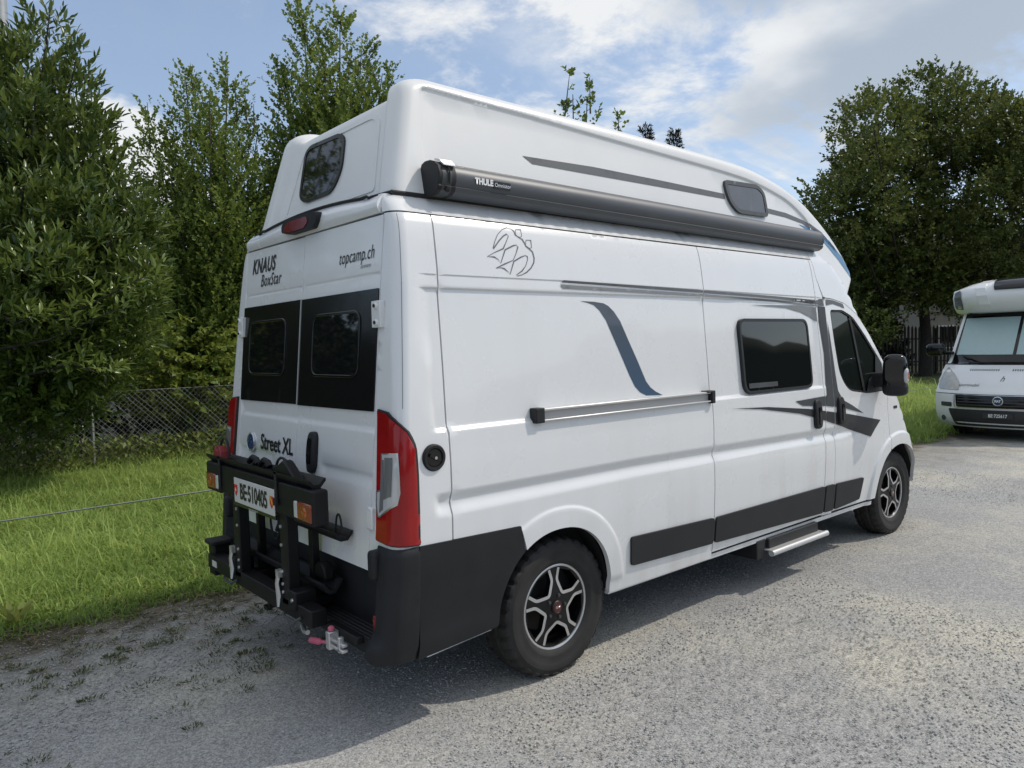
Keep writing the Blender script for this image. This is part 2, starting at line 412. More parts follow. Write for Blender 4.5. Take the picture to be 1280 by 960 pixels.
def u_of(x, z): return x-XR(z)-RC
def u_rear(y, z): return -(RC*math.pi/2) - (float(np.interp(z, _zf, _yf))-RC-y)   # on the rear face, y > 0 taken on the right
def bodyU(u, z, off=0.0):
    """right rear of the body unrolled: u runs round the corner from the rear face to the side"""
    xr = XR(z)
    if u >= 0:
        x = xr+RC+u; return (x, -bodyS(x, z)-off, z)
    s = bodyS(xr+RC, z); a = RC*math.pi/2
    if u > -a:
        t = -u/RC; return (xr+RC-(RC+off)*math.sin(t), -(s-RC+(RC+off)*math.cos(t)), z)
    return (xr-off, -(s-RC)+(-u-a), z)
def side(x, z, off=0.0): return (x, -bodyS(x, z)-off, z)
SIDE_ROWS = sorted(set(np.round(np.concatenate([np.arange(.36, 2.42, .06), np.arange(.955, 1.095, .0085), np.arange(1.334, 1.370, .004), np.arange(1.9805, 1.9945, .0024),
                   np.arange(2.004, 2.056, .003), np.arange(2.29, 2.42, .012)]), 4)))
SIDE_COLS = list(np.round(np.concatenate([np.arange(-.784, -.744, .004), np.arange(2.68, 2.765, .008)]), 4))
LIPY = (0, .028, 0)
def mside(off): return lambda x, z: side(x, z, off)
def dside(off=.0015): return lambda x, z: side(x, z, off)

def ribbon(pts, w, m, parent, off, fn):
    V = []; F = []; P = [Vector(p) for p in pts]; n = len(P)
    for i, p in enumerate(P):
        a = P[i-1] if i else (P[-2] if (P[0]-P[-1]).length < 1e-6 else P[0]); c = P[i+1] if i < n-1 else (P[1] if (P[0]-P[-1]).length < 1e-6 else P[-1])
        t = (c-a); t = t.normalized() if t.length > 1e-9 else Vector((1, 0)); nn = Vector((-t.y, t.x)); wi = w[i] if isinstance(w, list) else w
        V += [fn(*(p+nn*wi/2), off), fn(*(p-nn*wi/2), off)]
    F = [(2*i, 2*i+1, 2*i+3, 2*i+2) for i in range(n-1)]
    return V, F
VAN = empty("camper_van", (1.5, 0, 0), "white high-roofed camper van with bike carrier on its back doors, parked on the gravel", "camper van")
ARCH_ROWS = SIDE_ROWS + list(np.round(np.arange(.38, .95, .02), 4))
W = 'white_paint'
# corner and quarter panel, sliding door, pillar, front door, wing
def corner_outline(zb, zt, ye=.80, xe=None):
    zl = np.linspace(zb, zt, 12)
    L_ = [(u_rear(ye, z), z) for z in zl]; R_ = [(u_of(xe(z), z), z) for z in zl[::-1]]
    return (L_+R_)[::-1]
QS = lambda z: float(np.interp(z, [.85, 1.34, 1.70, 2.04, 2.20, 2.33], [-.700, -.692, -.682, -.676, -.672, -.662]))
panel("rear_corner_panel", corner_outline(.80, 2.326, .803, lambda z: QS(z)-.0042), bodyU, W, VAN, lip=lambda u, z: (.02, .02, 0) if u < .1 else (0, .028, 0), rows=SIDE_ROWS, du=.05,
      cols=list(np.linspace(-.12, 0, 9))+list(np.round(np.arange(.12, .2, .009), 4)))
panel("rear_corner_panel", corner_outline(.80, 2.326, .803, lambda z: QS(z)-.0042), bodyU, W, VAN, lip=lambda u, z: (.02, .02, 0), rows=SIDE_ROWS, du=.08, cols=list(np.linspace(-.12, 0, 9)), mirror=True)
SL = [(1.353, 2.312), (1.349, 2.15), (1.340, 1.85), (1.328, 1.45), (1.314, 1.06), (1.316, .645), (1.320, .385)]
quarter = [(QS(z)+.0042, z) for z in np.linspace(2.326, .858, 14)] + [(-.30, .848), (-.268, .742)] + ARCH_R[IB::-1] + [(.37, .352), (1.317, .346), (1.317, .378)] + [(x-.0042, z) for x, z in SL[::-1]]
QP = panel("side_panel", quarter, side, W, VAN, lip=LIPY, rows=SIDE_ROWS, cols=SIDE_COLS, extra=RING_R)
SR = [(2.752, 2.306), (2.752, 2.0), (2.755, 1.61), (2.742, 1.133), (2.735, .652), (2.727, .385)]
WIN = round_poly([(1.690, 1.358), (2.585, 1.356), (2.585, 1.858), (1.690, 1.858)], [.085, .075, .075, .075], 6)
SD = panel("sliding_door", [(x+.0042, z) for x, z in SL] + [(1.323, .385)] + [(x-.0042, z) for x, z in SR[::-1]], side, W, VAN, lip=LIPY, rows=SIDE_ROWS, cols=SIDE_COLS)
bp = [(x+.0042, z) for x, z in SR] + [(2.730, .378), (2.885, .372)] + [(2.888, .62), (2.876, 1.0), (2.886, 1.42), (2.872, 1.85), (2.86, 2.0), (2.856, 2.03), (2.80, 2.18), (2.79, 2.306)]
panel("door_pillar", bp, side, W, VAN, lip=LIPY, rows=SIDE_ROWS, cols=SIDE_COLS)
CABWIN = round_poly([(2.955, 1.930), (3.16, 1.930), (3.32, 1.880), (3.50, 1.735), (3.765, 1.490), (3.775, 1.262), (3.46, 1.258), (3.13, 1.298), (3.01, 1.43), (2.972, 1.66)], [.035, .03, .06, .06, .03, .02, .05, .12, .1, .1], 5)
fd = [(2.894, .385), (2.894, .62), (2.882, 1.0), (2.892, 1.42), (2.880, 1.85), (2.872, 1.985), (2.905, 2.016), (3.01, 2.010), (3.199, 1.980), (3.386, 1.899), (3.567, 1.756), (3.744, 1.560), (3.835, 1.474),
      (3.806, 1.114), (3.836, .90), (3.842, .775)] + [p for p in ARCH_F[::-1] if p[0] < 3.84 and p[1] > .385] + [(3.60, .380)]
FD = panel("front_door", fd[::-1], side, W, VAN, holes=[CABWIN], lip=LIPY, rows=SIDE_ROWS, extra=RING_F)
ap = [(2.876, 2.030), (2.91, 2.022), (3.01, 2.016), (3.199, 1.986), (3.386, 1.905), (3.567, 1.762), (3.744, 1.566), (3.842, 1.474), (3.858, 1.500), (3.636, 1.740), (3.44, 1.93), (3.24, 2.21), (3.05, 2.37), (2.86, 2.40), (2.80, 2.40), (2.796, 2.31), (2.806, 2.18)]
panel("cab_pillar", ap, side, W, VAN, lip=LIPY, rows=SIDE_ROWS)
fend = [(3.845, 1.468), (3.812, 1.114), (3.842, .90), (3.848, .778)] + [p for p in ARCH_F if p[0] > 3.852] + [(4.448, .405), (4.44, .45), (4.39, .63), (4.27, .83), (4.15, 1.05), (4.07, 1.18), (4.00, 1.31), (3.86, 1.49)]
panel("front_wing", fend, side, W, VAN, lip=LIPY, rows=SIDE_ROWS, extra=RING_F)
sm = [(-.037, z) for z in np.linspace(1.46, 2.318, 20)]
mb = MB(); mb.add(*ribbon(sm, .0022, None, None, .0012, bodyU)); link("body_seam", mb.mesh("body_seam", 0), 'grey_decal', VAN)
# gutter rail of the body under the high roof, round the corner and along the side
gl = [(u_rear(.815, 2.334), 2.334), (0, 2.334), (u_of(2.788, 2.314), 2.314), (u_of(2.794, 2.40), 2.40), (u_of(2.70, 2.42), 2.418), (0, 2.424), (u_rear(.76, 2.42), 2.424)]
panel("roof_gutter", gl, bodyU, W, VAN, rows=list(np.arange(2.3, 2.43, .01)), du=.1, cols=list(np.linspace(-.12, 0, 9)), lip=LIPY)
panel("roof_gutter", gl, bodyU, W, VAN, rows=list(np.arange(2.3, 2.43, .02)), du=.1, cols=list(np.linspace(-.12, 0, 9)), lip=LIPY, mirror=True)
# far side in one pressing with its arches
ls = [(-.70, 2.33)] + [(-.70, .858), (-.30, .848), (-.268, .742)] + ARCH_R[IB::-1] + [(.37, .352), (3.60, .352)] + ARCH_F[1:] + [(4.448, .40), (4.44, .45), (4.39, .63), (4.27, .83), (4.15, 1.05), (4.07, 1.18), (4.00, 1.31), (3.855, 1.501), (3.636, 1.74), (3.44, 1.93), (3.24, 2.21), (3.05, 2.37), (2.8, 2.40), (2.79, 2.33)]
LW = round_poly([(2.955, 1.935), (3.39, 1.882), (3.805, 1.515), (3.79, 1.262), (3.10, 1.28), (2.972, 1.66)], .05)
panel("far_side_panel", ls, side, W, VAN, lip=LIPY, rows=SIDE_ROWS, mirror=True, du=.09)
panel("cab_window", LW, mside(.003), 'tinted_glass', VAN, mirror=True)
# nose, bonnet and windscreen: lofted across from wing to wing
NC = [(2.80, 2.46), (3.15, 2.44), (3.42, 2.24), (3.66, 1.99), (3.90, 1.77), (4.18, 1.47), (4.45, 1.33), (4.66, 1.20), (4.80, 1.06), (4.92, .84), (4.97, .64), (4.98, .45), (4.94, .30)]
def nose_loft(name, i0, i1, m, T=np.linspace(-1, 1, 25)):
    V = []; F = []; sub = []
    for i in range(i0, i1):
        for k in range(4): sub.append(i+k/4)
    sub.append(i1)
    for s in sub:
        a = np.array([np.interp(s, range(13), [p[c] for p in NOSE]) for c in (0, 1)]); b = np.array([np.interp(s, range(13), [p[c] for p in NC]) for c in (0, 1)])
        for t in T:
            w = abs(t)**2.6; p = b*(1-w)+a*w; V.append((p[0], t*(bodyS(a[0], a[1])-.001), p[1]))
    n = len(T)
    for i in range(len(sub)-1):
        for j in range(n-1): F.append((i*n+j, i*n+j+1, (i+1)*n+j+1, (i+1)*n+j))
    return link(name, pymesh(name, V, F), m, VAN)
nose_loft("cab_roof", 0, 2, W); nose_loft("windscreen", 2, 5, 'tinted_glass', np.linspace(-.90, .90, 21)); nose_loft("screen_pillar", 2, 5, W, np.linspace(-1, -.90, 5)); nose_loft("screen_pillar", 2, 5, W, np.linspace(.90, 1, 5)); nose_loft("bonnet", 5, 9, W); nose_loft("front_bumper", 9, 12, 'trim_plastic')
# underbody, inner shell and wheel housings keep daylight from showing through the gaps
b = MB().box(-.84, 2.85, -.86, .86, .40, 2.30).box(2.85, 3.55, -.93, .93, .40, 1.2).box(3.55, 4.40, -.62, .62, .3, 1.1); b.obj("inner_shell", 'underside', VAN)
b = MB().box(-.80, 4.6, -.62, .62, .28, .42).box(.45, 3.5, -.97, -.66, .33, .44).box(.45, 3.5, .66, .97, .33, .44); b.tube([(-.75, -.45, .30), (.5, -.42, .30), (3, -.4, .32)], .035); b.obj("chassis", 'underside', VAN)
for (cx, AR) in ((0, ARCH_R), (4.035, ARCH_F)):
    for sgn in (-1, 1):
        V = []; F = []
        pts = AR
        for yy in (.975, .62):
            V += [(x, sgn*yy, z+.012) for x, z in pts]
        n = len(pts); F = [(i, i+1, n+i+1, n+i) for i in range(n-1)] + [tuple(range(n, 2*n))]
        link("wheel_housing", pymesh("wheel_housing", V, F, 0), 'underside', VAN)
for y0, y1 in ((-.985, -.70), (.70, .985)): MB().box(-.84, -.44, y0, y1, .375, .80).obj("corner_core", 'underside', VAN)
# sill strip
panel("sill_strip", [(.372, .338), (3.57, .330), (3.57, .360), (.374, .368)], mside(-.012), W, VAN, lip=LIPY, rows=[.35])

# windows in the side
def acrylic_window(poly, fn, parent, proud=.016, frame=.030, pane='dark_glass', fm='frame_grey', name="side_window", inner=None):
    big = poly; c = np.mean(np.array(big), 0)
    def shrink(P, d):
        P = P if area(P) > 0 else P[::-1]; n = len(P); out = []
        for i in range(n):
            a = Vector(P[i-1]); b_ = Vector(P[i]); e = Vector(P[(i+1) % n])
            t = ((b_-a).normalized()+(e-b_).normalized()); t = t.normalized() if t.length > 1e-6 else Vector((1, 0)); nrm = Vector((-t.y, t.x)); out.append(tuple(b_+nrm*d))
        return out
    sm = shrink(big, frame)
    o = panel(name, big, lambda u, v: fn(u, v, proud), fm, parent, holes=[sm], lip=LIPD(fn, proud+.006), du=.2)
    g = panel("pane", shrink(big, frame-.004), lambda u, v: fn(u, v, proud-.004), pane, o, du=.15)
    return o, g, shrink
def LIPD(fn, d):
    def f(u, v):
        a = np.array(fn(u, v, 0.0)); b_ = np.array(fn(u, v, .01)); n = (a-b_)/.01; return tuple(n*d)
    return f
def side_flat(x, z, off=0.0):       # side of the van without its pressings: what is bolted on is straight
    return (x, -float(np.interp(z, _zf, _yf))+.013-off, z)
SWo, SWg, shrink = acrylic_window(WIN, side_flat, SD, .020, .019, fm='window_rubber')
# a blind box and the catch behind the pane show as paler strips on its lower edge
panel("window_blind", [(1.745, 1.395), (2.10, 1.393), (2.10, 1.425), (1.745, 1.428)], lambda x, z: side_flat(x, z, .0175), 'grey_glass', SWo)
# cab door glass: pane, divider bar, mirror foot
cg = panel("door_window", shrink(CABWIN, -.004), lambda x, z: side(x, z, -.012), 'tinted_glass', FD, rows=list(np.arange(1.3, 1.95, .1)))
panel("window_seal", shrink(CABWIN, -.002), lambda x, z: side(x, z, -.004), 'rubber', FD, holes=[shrink(CABWIN, .016)], rows=[])
panel("window_divider", [(3.262, 1.91), (3.288, 1.90), (3.432, 1.262), (3.395, 1.262)], lambda x, z: side(x, z, -.003), 'rubber', FD, rows=list(np.arange(1.3, 1.9, .1)))
panel("mirror_foot", [(3.44, 1.262), (3.772, 1.264), (3.762, 1.485), (3.715, 1.53), (3.66, 1.565), (3.63, 1.42), (3.50, 1.37)], lambda x, z: side(x, z, -.001), 'trim_plastic', FD, rows=list(np.arange(1.3, 1.6, .1)))

# decals on the side
def decal(poly, m, parent, off=.0016, name="decal", rows=SIDE_ROWS):
    return panel(name, poly, mside(off), m, parent, rows=rows, cols=SIDE_COLS, du=.08)
def split_decal(poly, m, off=.0045):
    for par, a, b_ in ((QP, -9, 1.318+.022), (SD, 1.348, 2.742), (PIL, 2.752, 2.876), (FD, 2.890, 9)):
        q = clip(clip(poly, 0, a, False), 0, b_, True)
        if len(q) >= 3 and abs(area(q)) > 1e-5: decal(q, m, par, off)
PIL = bpy.data.objects["door_pillar"]
st = [(.098, 2.052), (.115, 2.024), (1.345, 2.004), (2.20, 1.990), (2.90, 1.953)]
split_decal([(.120, 2.052), (.102, 2.040), (1.345, 2.018), (2.2, 2.000), (2.83, 1.966), (2.84, 1.998), (2.2, 2.016), (1.345, 2.034)], 'grey_decal')
split_decal([(.092, 2.030), (.110, 2.010), (1.345, 1.996), (2.2, 1.978), (2.83, 1.948), (2.835, 1.960), (2.2, 1.990), (1.345, 2.010)], 'light_grey_decal')
swo = [(.243, 1.947), (.300, 1.938), (.346, 1.926), (.386, 1.898), (.430, 1.845), (.505, 1.695), (.585, 1.532), (.622, 1.470), (.663, 1.435), (.715, 1.414), (.86, 1.408), (.80, 1.432), (.757, 1.458), (.722, 1.495), (.665, 1.61), (.605, 1.725), (.547, 1.84), (.502, 1.893), (.460, 1.924), (.423, 1.938), (.348, 1.945)]
decal(swo[::-1], 'blue_grey_decal', QP)
split_decal([(1.52, 1.279), (1.853, 1.252), (2.369, 1.180), (2.70, 1.108), (3.479, .905), (3.56, .965), (3.658, 1.027), (3.10, 1.120), (2.484, 1.206), (1.953, 1.258)], 'dark_decal')
split_decal([(2.315, 1.272), (2.415, 1.233), (2.75, 1.208), (3.02, 1.175), (3.36, 1.105), (3.17, 1.182), (3.02, 1.235), (2.955, 1.31), (2.935, 1.45), (2.905, 1.75), (2.875, 1.95), (2.78, 1.953), (2.772, 1.84), (2.80, 1.60), (2.78, 1.285), (2.75, 1.282)], 'dark_grey_decal')
split_decal([(1.878, 1.951), (2.342, 1.936), (2.55, 1.905), (2.68, 1.868), (2.746, 1.835), (2.746, 1.945), (2.514, 1.958)], 'light_grey_decal')
split_decal([(2.90, 1.962), (3.01, 1.975), (3.12, 1.958), (3.19, 1.942), (3.17, 1.978), (3.01, 2.004), (2.905, 2.010)], 'grey_decal', .0035)
split_decal([(2.795, 1.955), (2.86, 1.955), (2.85, 2.012), (2.795, 2.008)], 'grey_decal')
# outlined flying pair, drawn as raised ribbons
LG = [[(-.33, 2.195), (-.314, 2.226), (-.29, 2.261), (-.254, 2.290), (-.218, 2.304), (-.193, 2.300), (-.177, 2.289), (-.172, 2.27), (-.15, 2.257), (-.132, 2.25), (-.121, 2.232), (-.115, 2.217), (-.093, 2.203), (-.075, 2.189), (-.07, 2.158), (-.076, 2.135), (-.099, 2.107), (-.133, 2.083), (-.166, 2.069), (-.197, 2.062), (-.203, 2.067), (-.162, 2.089), (-.133, 2.117), (-.116, 2.148), (-.115, 2.164), (-.129, 2.168), (-.161, 2.157), (-.209, 2.134), (-.244, 2.068), (-.256, 2.081), (-.278, 2.095), (-.296, 2.098), (-.328, 2.095), (-.27, 2.118), (-.213, 2.139), (-.188, 2.174), (-.169, 2.209), (-.179, 2.218), (-.2, 2.213), (-.256, 2.189), (-.295, 2.12), (-.309, 2.138), (-.331, 2.149), (-.375, 2.148), (-.322, 2.173), (-.267, 2.194), (-.24, 2.231), (-.219, 2.261), (-.231, 2.269), (-.253, 2.258), (-.287, 2.231), (-.329, 2.19), (-.33, 2.195)],
      [(-.163, 2.298), (-.128, 2.301), (-.131, 2.266), (-.145, 2.259), (-.17, 2.266), (-.163, 2.298)], [(-.107, 2.248), (-.074, 2.249), (-.078, 2.21), (-.094, 2.207), (-.117, 2.217), (-.107, 2.248)]]
mb = MB()
for L_ in LG:
    thick = [(.0062 if (i+1 < len(L_) and (L_[i+1][1]-L_[i][1])*(1 if L_[i][0] < -.2 else 1) < -.012) or (i > 18 and i % 3 == 0) else .0032) for i in range(len(L_))]
    mb.add(*ribbon(L_, thick, None, None, .002, side))
mb.obj("bird_pair_emblem", 'grey_decal', QP, ang=0)

# black lower mouldings, one per panel
def moulding(poly, parent):
    o = panel("lower_moulding", round_poly(poly, .02, 3), mside(.014), 'trim_plastic', parent, lip=(0, .022, 0), rows=list(np.arange(.4, .7, .05)), du=.15); return o
moulding([(.525, .472), (1.306, .447), (1.304, .612), (.512, .638)], QP)
moulding([(1.328, .446), (2.722, .402), (2.722, .606), (1.326, .611)], SD)
moulding([(2.742, .401), (2.882, .398), (2.882, .602), (2.742, .605)], PIL)
moulding([(2.906, .398), (3.318, .416), (3.362, .588), (2.904, .601)], FD)
# sliding rail: aluminium channel with end caps
b = MB()
yr = lambda z: -float(np.interp(z, _zf, _yf))
for z0, z1, d in ((1.392, 1.404, .034), (1.340, 1.349, .034)):
    b.box(-.13, 1.275, yr(1.37)-d+.006, yr(1.37)+.02, z0, z1)
ro = b.obj("slide_rail", 'aluminium', QP, bev=.003)
MB().box(-.13, 1.275, yr(1.37)-.006, yr(1.37)+.02, 1.347, 1.394).obj("rail_channel", 'rail_grey', ro)
MB().box(-.186, -.128, yr(1.37)-.033, yr(1.37)+.02, 1.334, 1.409).obj("rail_end_cap", 'black_plastic', ro, bev=.005)
MB().box(1.280, 1.316, yr(1.37)-.034, yr(1.37)+.02, 1.330, 1.410).box(1.235, 1.281, yr(1.37)-.036, yr(1.37)+.02, 1.398, 1.410).obj("rail_end_cap", 'black_plastic', ro, bev=.005)
# fuel flap
b = MB(); fc = (-.785, yr(1.235)-.001, 1.237); b.lathe([(.060, .02), (.060, -.006), (.054, -.014), (.043, -.013), (.040, -.004), (.0395, .0)], fc, (0, 1, 0), 40)
fo = b.obj("fuel_cap", 'black_plastic', QP)
b = MB(); b.lathe([(.040, -.001), (.038, -.006), (.0, -.007)], fc, (0, 1, 0), 24, False).box(fc[0]-.032, fc[0]+.032, fc[1]-.018, fc[1], fc[2]-.007, fc[2]+.007, Matrix.Rotation(.5, 3, 'Y')); b.obj("filler_lid", 'gloss_black', fo)
b = MB(); b.lathe([(.007, -.016), (.007, -.021), (0, -.022)], fc, (0, 1, 0), 12, False); b.obj("lock", 'silver', fo)
# door handles
def handle(cx, zc, parent):
    pl = round_poly([(-.042, -.105), (.042, -.105), (.050, 0), (.040, .110), (-.040, .110), (-.050, 0)], .045, 5); y0 = yr(zc)
    f = lambda u, v: (cx+u, y0-.030+.22*u*u*4+.7*v*v+(v*.06), zc+v)
    o = panel("handle", pl, f, 'black_plastic', parent, lip=(0, .05, 0), du=.02, step=.012); bevel(o, .008, 3, 50)
    g = round_poly([(-.013, -.07), (.015, -.07), (.017, .055), (-.013, .055)], .012)
    panel("handle_recess", g, lambda u, v: (cx+u, f(u, v)[1]-.006, zc+v), 'gloss_black', o, lip=(0, .012, 0), du=.02, step=.012)
handle(2.607, 1.155, SD); handle(2.965, 1.155, FD)
# wing badge
b = MB(); b.box(3.925, 3.99, side(3.95, 1.115)[1]-.004, side(3.95, 1.115)[1]+.01, 1.100, 1.123); b.obj("wing_badge", 'steel_dark', bpy.data.objects["front_wing"])

# ------------------------------------------------------------------ rear end
def rearf(u, z, off=0.0): return (XR(z)-off, -u, z)          # u to the right as seen from behind
REAR_ROWS = sorted(set(np.round(np.concatenate([np.arange(.74, 2.34, .07), np.arange(1.315, 1.385, .008), np.arange(1.10, 1.18, .01), np.arange(2.045, 2.075, .004)]), 4)))
def rear_door_f(sgn):
    def f(u, z, off=0.0):
        x = XR(z)
        x += .004*math.exp(-((z-2.06)/.007)**2)
        x += .012*float(sst((z-1.345)/.022))*float(sst((1.44-z)/.05)) if z < 1.44 else 0
        t = 1.175-z
        if 0 < t < .10: x += .012*float(sst(t/.03) if t < .03 else sst((.10-t)/.07))*float(sst((abs(u)-.27)/.06))
        return (x-off, -u, z)
    return f
DOORS = {}
for sg in (-1, 1):
    a, c = (.0012, .797) if sg > 0 else (-.797, -.0012)
    f = rear_door_f(sg)
    o = panel("rear_door", [(a, .735), (c, .735), (c, 2.322), (a, 2.326)], f, W, VAN, lip=(.028, 0, 0), rows=REAR_ROWS, du=.06, cols=list(np.arange(.25, .36, .015)))
    DOORS[sg] = o
    ga, gc = (.004, .792) if sg > 0 else (-.797, -.004)
    gp = round_poly([(ga, 1.437), (gc, 1.441), (gc, 1.993), (ga, 1.991)], .006, 2)
    g = panel("rear_window", gp, lambda u, z: rearf(u, z, .006), 'gloss_black', o, lip=(.008, 0, 0), du=.2)
    c0, c1 = (.150, .645) if sg > 0 else (-.690, -.172)
    wp = round_poly([(c0, 1.588), (c1, 1.588), (c1, 1.905), (c0, 1.905)], [.07]*4, 6)
    fr = panel("window_frame", wp, lambda u, z: rearf(u, z, .013), 'gloss_black', g, holes=[shrink(wp, .014)], lip=(.008, 0, 0), du=.3); bevel(fr, .003)
    panel("pane", shrink(wp, .010), lambda u, z: rearf(u, z, .009), 'dark_glass', g, du=.2)
DL, DR = DOORS[-1], DOORS[1]
b = MB().box(XR(1.7)-.0085, XR(1.7)+.02, -.0032, .0032, 1.437, 1.99, Matrix.Rotation(math.atan(.0905), 3, 'Y')); b.obj("door_seal", 'aluminium', DL)
# header over the doors, bowed under the high roof
def headf(u, s):
    zt = 2.422+.030*max(0, 1-(u/.62)**2); z = 2.332+(zt-2.332)*s
    return (XR(2.332)-.006-.026*math.sin(min(1, s*1.15)*math.pi*.62)+.055*s*s, -u, z)
panel("rear_header", [(-.775, 0), (.775, 0), (.765, 1), (-.765, 1)], headf, W, VAN, lip=(.03, 0, 0), du=.05, rows=list(np.linspace(0, 1, 9)))
# third brake lamp
bl = round_poly([(-.205, -.022), (-.10, -.043), (.17, -.043), (.215, -.012), (.215, .020), (.19, .040), (-.15, .036), (-.205, .012)], .02)
o = panel("brake_light", bl, lambda u, v: (XR(2.37)-.052+.25*u*u*.6, -u, 2.388+v), 'black_plastic', VAN, lip=(.05, 0, 0), du=.05); bevel(o, .008, 3, 50)
il = round_poly([(-.175, -.018), (-.09, -.032), (.085, -.032), (.13, -.005), (.12, .024), (-.12, .024)], .016)
panel("brake_lens", il, lambda u, v: (XR(2.37)-.055+.25*u*u*.6, -u, 2.386+v), 'deep_red_lens', o, lip=(.01, 0, 0), du=.05)
# lettering
def rear_text(txt, yc, zc, size, m, parent, off=.003, rot=0.0, **k):
    me = text_mesh(txt, size, **k); cr, sr = math.cos(rot), math.sin(rot)
    place(me, lambda a, b_: rearf(-yc+a*cr-b_*sr, zc+a*sr+b_*cr, off)); return link("lettering", me, m, parent)
rear_text("KNAUS", .540, 2.224, .118, 'ink', DL, bold=.0034, shear=.22, sx=.80, space=1.12)
rear_text("BoxStar", .430, 2.134, .100, 'ink', DL, bold=.0004, shear=.22, sx=.82, space=1.08)
rear_text("topcamp.ch", -.565, 2.162, .090, 'ink', DR, shear=.25, sx=.76, space=1.06)
rear_text("caravans", -.660, 2.106, .028, 'grey_decal', DR, shear=.3)
rear_text("Street XL", .250, 1.206, .122, 'ink', DL, off=.004, bold=.0025, sx=.90)
b = MB(); bc = rearf(-.604, 1.197); b.lathe([(.056, .004), (.056, -.008), (.050, -.012), (.046, -.010), (0, -.008)], bc, (1, 0, -.09), 36, False); bo = b.obj("badge", 'silver', DL)
b = MB(); b.lathe([(.046, -.0105), (.030, -.0115), (.0, -.012)], bc, (1, 0, -.09), 32, False); b.obj("badge_face", 'badge_blue', bo)
mb = MB()
for k in range(6):
    a = k*math.pi/3; mb.lathe([(.007, -.013), (0, -.0135)], (bc[0], bc[1]+.026*math.cos(a), bc[2]+.026*math.sin(a)), (1, 0, -.09), 8, False)
mb.obj("badge_stars", 'silver', bo)
# rear door handle and hinges
pl = round_poly([(-.045, -.10), (.02, -.105), (.045, -.07), (.045, .08), (.03, .105), (-.03, .105), (-.048, .07)], .03, 4)
o = panel("handle", pl, lambda u, v: (XR(1.207+v)-.030+.8*v*v+3*u*u, -.212-u, 1.207+v), 'black_plastic', DR, lip=(.05, 0, 0), du=.02, step=.012); bevel(o, .007, 3, 50)
panel("handle_recess", round_poly([(-.02, -.055), (.018, -.055), (.018, .075), (-.02, .075)], .015), lambda u, v: (XR(1.207+v)-.034+.8*v*v, -.212-u, 1.207+v), 'gloss_black', o, lip=(.012, 0, 0), du=.02)
for sg, dd in ((1, DL), (-1, DR)):
    y0 = sg*.79
    b = MB().box(XR(1.87)-.024, XR(1.87)+.005, min(y0-.02*sg, y0+.055*sg), max(y0-.02*sg, y0+.055*sg), 1.815, 1.935)
    for zz in (1.838, 1.912): b.lathe([(.017, .0), (.015, -.008), (.010, -.010)], (XR(1.87)-.022, y0+.022*sg, zz), (1, 0, 0), 12)
    o = b.obj("hinge", 'white_paint', dd, bev=.006)
    for zz in (1.838, 1.912):
        b = MB(); b.lathe([(.008, -.010), (.008, -.015), (0, -.016)], (XR(1.87)-.022, y0+.022*sg, zz), (1, 0, 0), 8, False); b.obj("hinge_bolt", 'steel_dark', o)
    b = MB().box(XR(1.0)-.02, XR(1.0)+.01, min(y0, y0+.05*sg), max(y0, y0+.05*sg), .92, 1.02); b.obj("hinge", 'white_paint', dd, bev=.006)
# tail lamps wrap round the corner
def lamp(mirror):
    zl = np.linspace(.885, 1.455, 16)
    xe = lambda z: float(np.interp(z, [.86, 1.15, 1.29, 1.37, 1.42, 1.445, 1.46], [-.890, -.884, -.884, -.910, -.955, -.990, -1.0]))
    inner = [(u_rear(.838+.035*(1.455-z)/.57, z), z) for z in np.linspace(1.455, .885, 16)]
    outer = [(max(u_of(xe(z), z), -.17), z) for z in np.linspace(.868, 1.445, 22)]
    pol = inner+outer
    dep = lambda u, z: (.03, .02, 0)
    fn = lambda off: (lambda u, z: bodyU(u, z, off))
    kw = dict(rows=list(np.arange(.9, 1.46, .03)), du=.03, mirror=mirror, cols=list(np.linspace(-.12, 0, 8)))
    o = panel("tail_light", pol, fn(.012), 'rubber', VAN, lip=dep, **kw)
    red = shrink(pol, .009)
    u0 = lambda z: u_rear(.842, z)
    clear = [(u_rear(.868, 1.04)+.006, 1.035), (u_rear(.870, 1.0)+.022, .990), (u_rear(.870, 1.0)+.042, .990), (-.050, 1.055), (-.042, 1.105), (-.052, 1.275), (-.150, 1.268), (-.152, 1.11), (u_rear(.865, 1.1)+.006, 1.100)]
    panel("red_lens", red, fn(.018), 'red_lens', o, lip=dep, holes=[clear], **kw)
    panel("clear_lens", shrink(clear, .002), fn(.019), 'clear_lens', o, lip=(.012, .012, 0), **kw)
    panel("reflector_cell", [(-.125, 1.07), (-.075, 1.09), (-.072, 1.255), (-.122, 1.25)], fn(.0205), 'lens_shade', o, **kw); panel("reflector_cell", [(-.155, 1.01), (-.125, 1.03), (-.128, 1.24), (-.148, 1.24)], fn(.0206), 'lens_shade', o, **kw)
    panel("lens_rim", shrink(clear, .0), fn(.0205), 'silver', o, holes=[shrink(clear, .007)], **kw)
lamp(False); lamp(True)
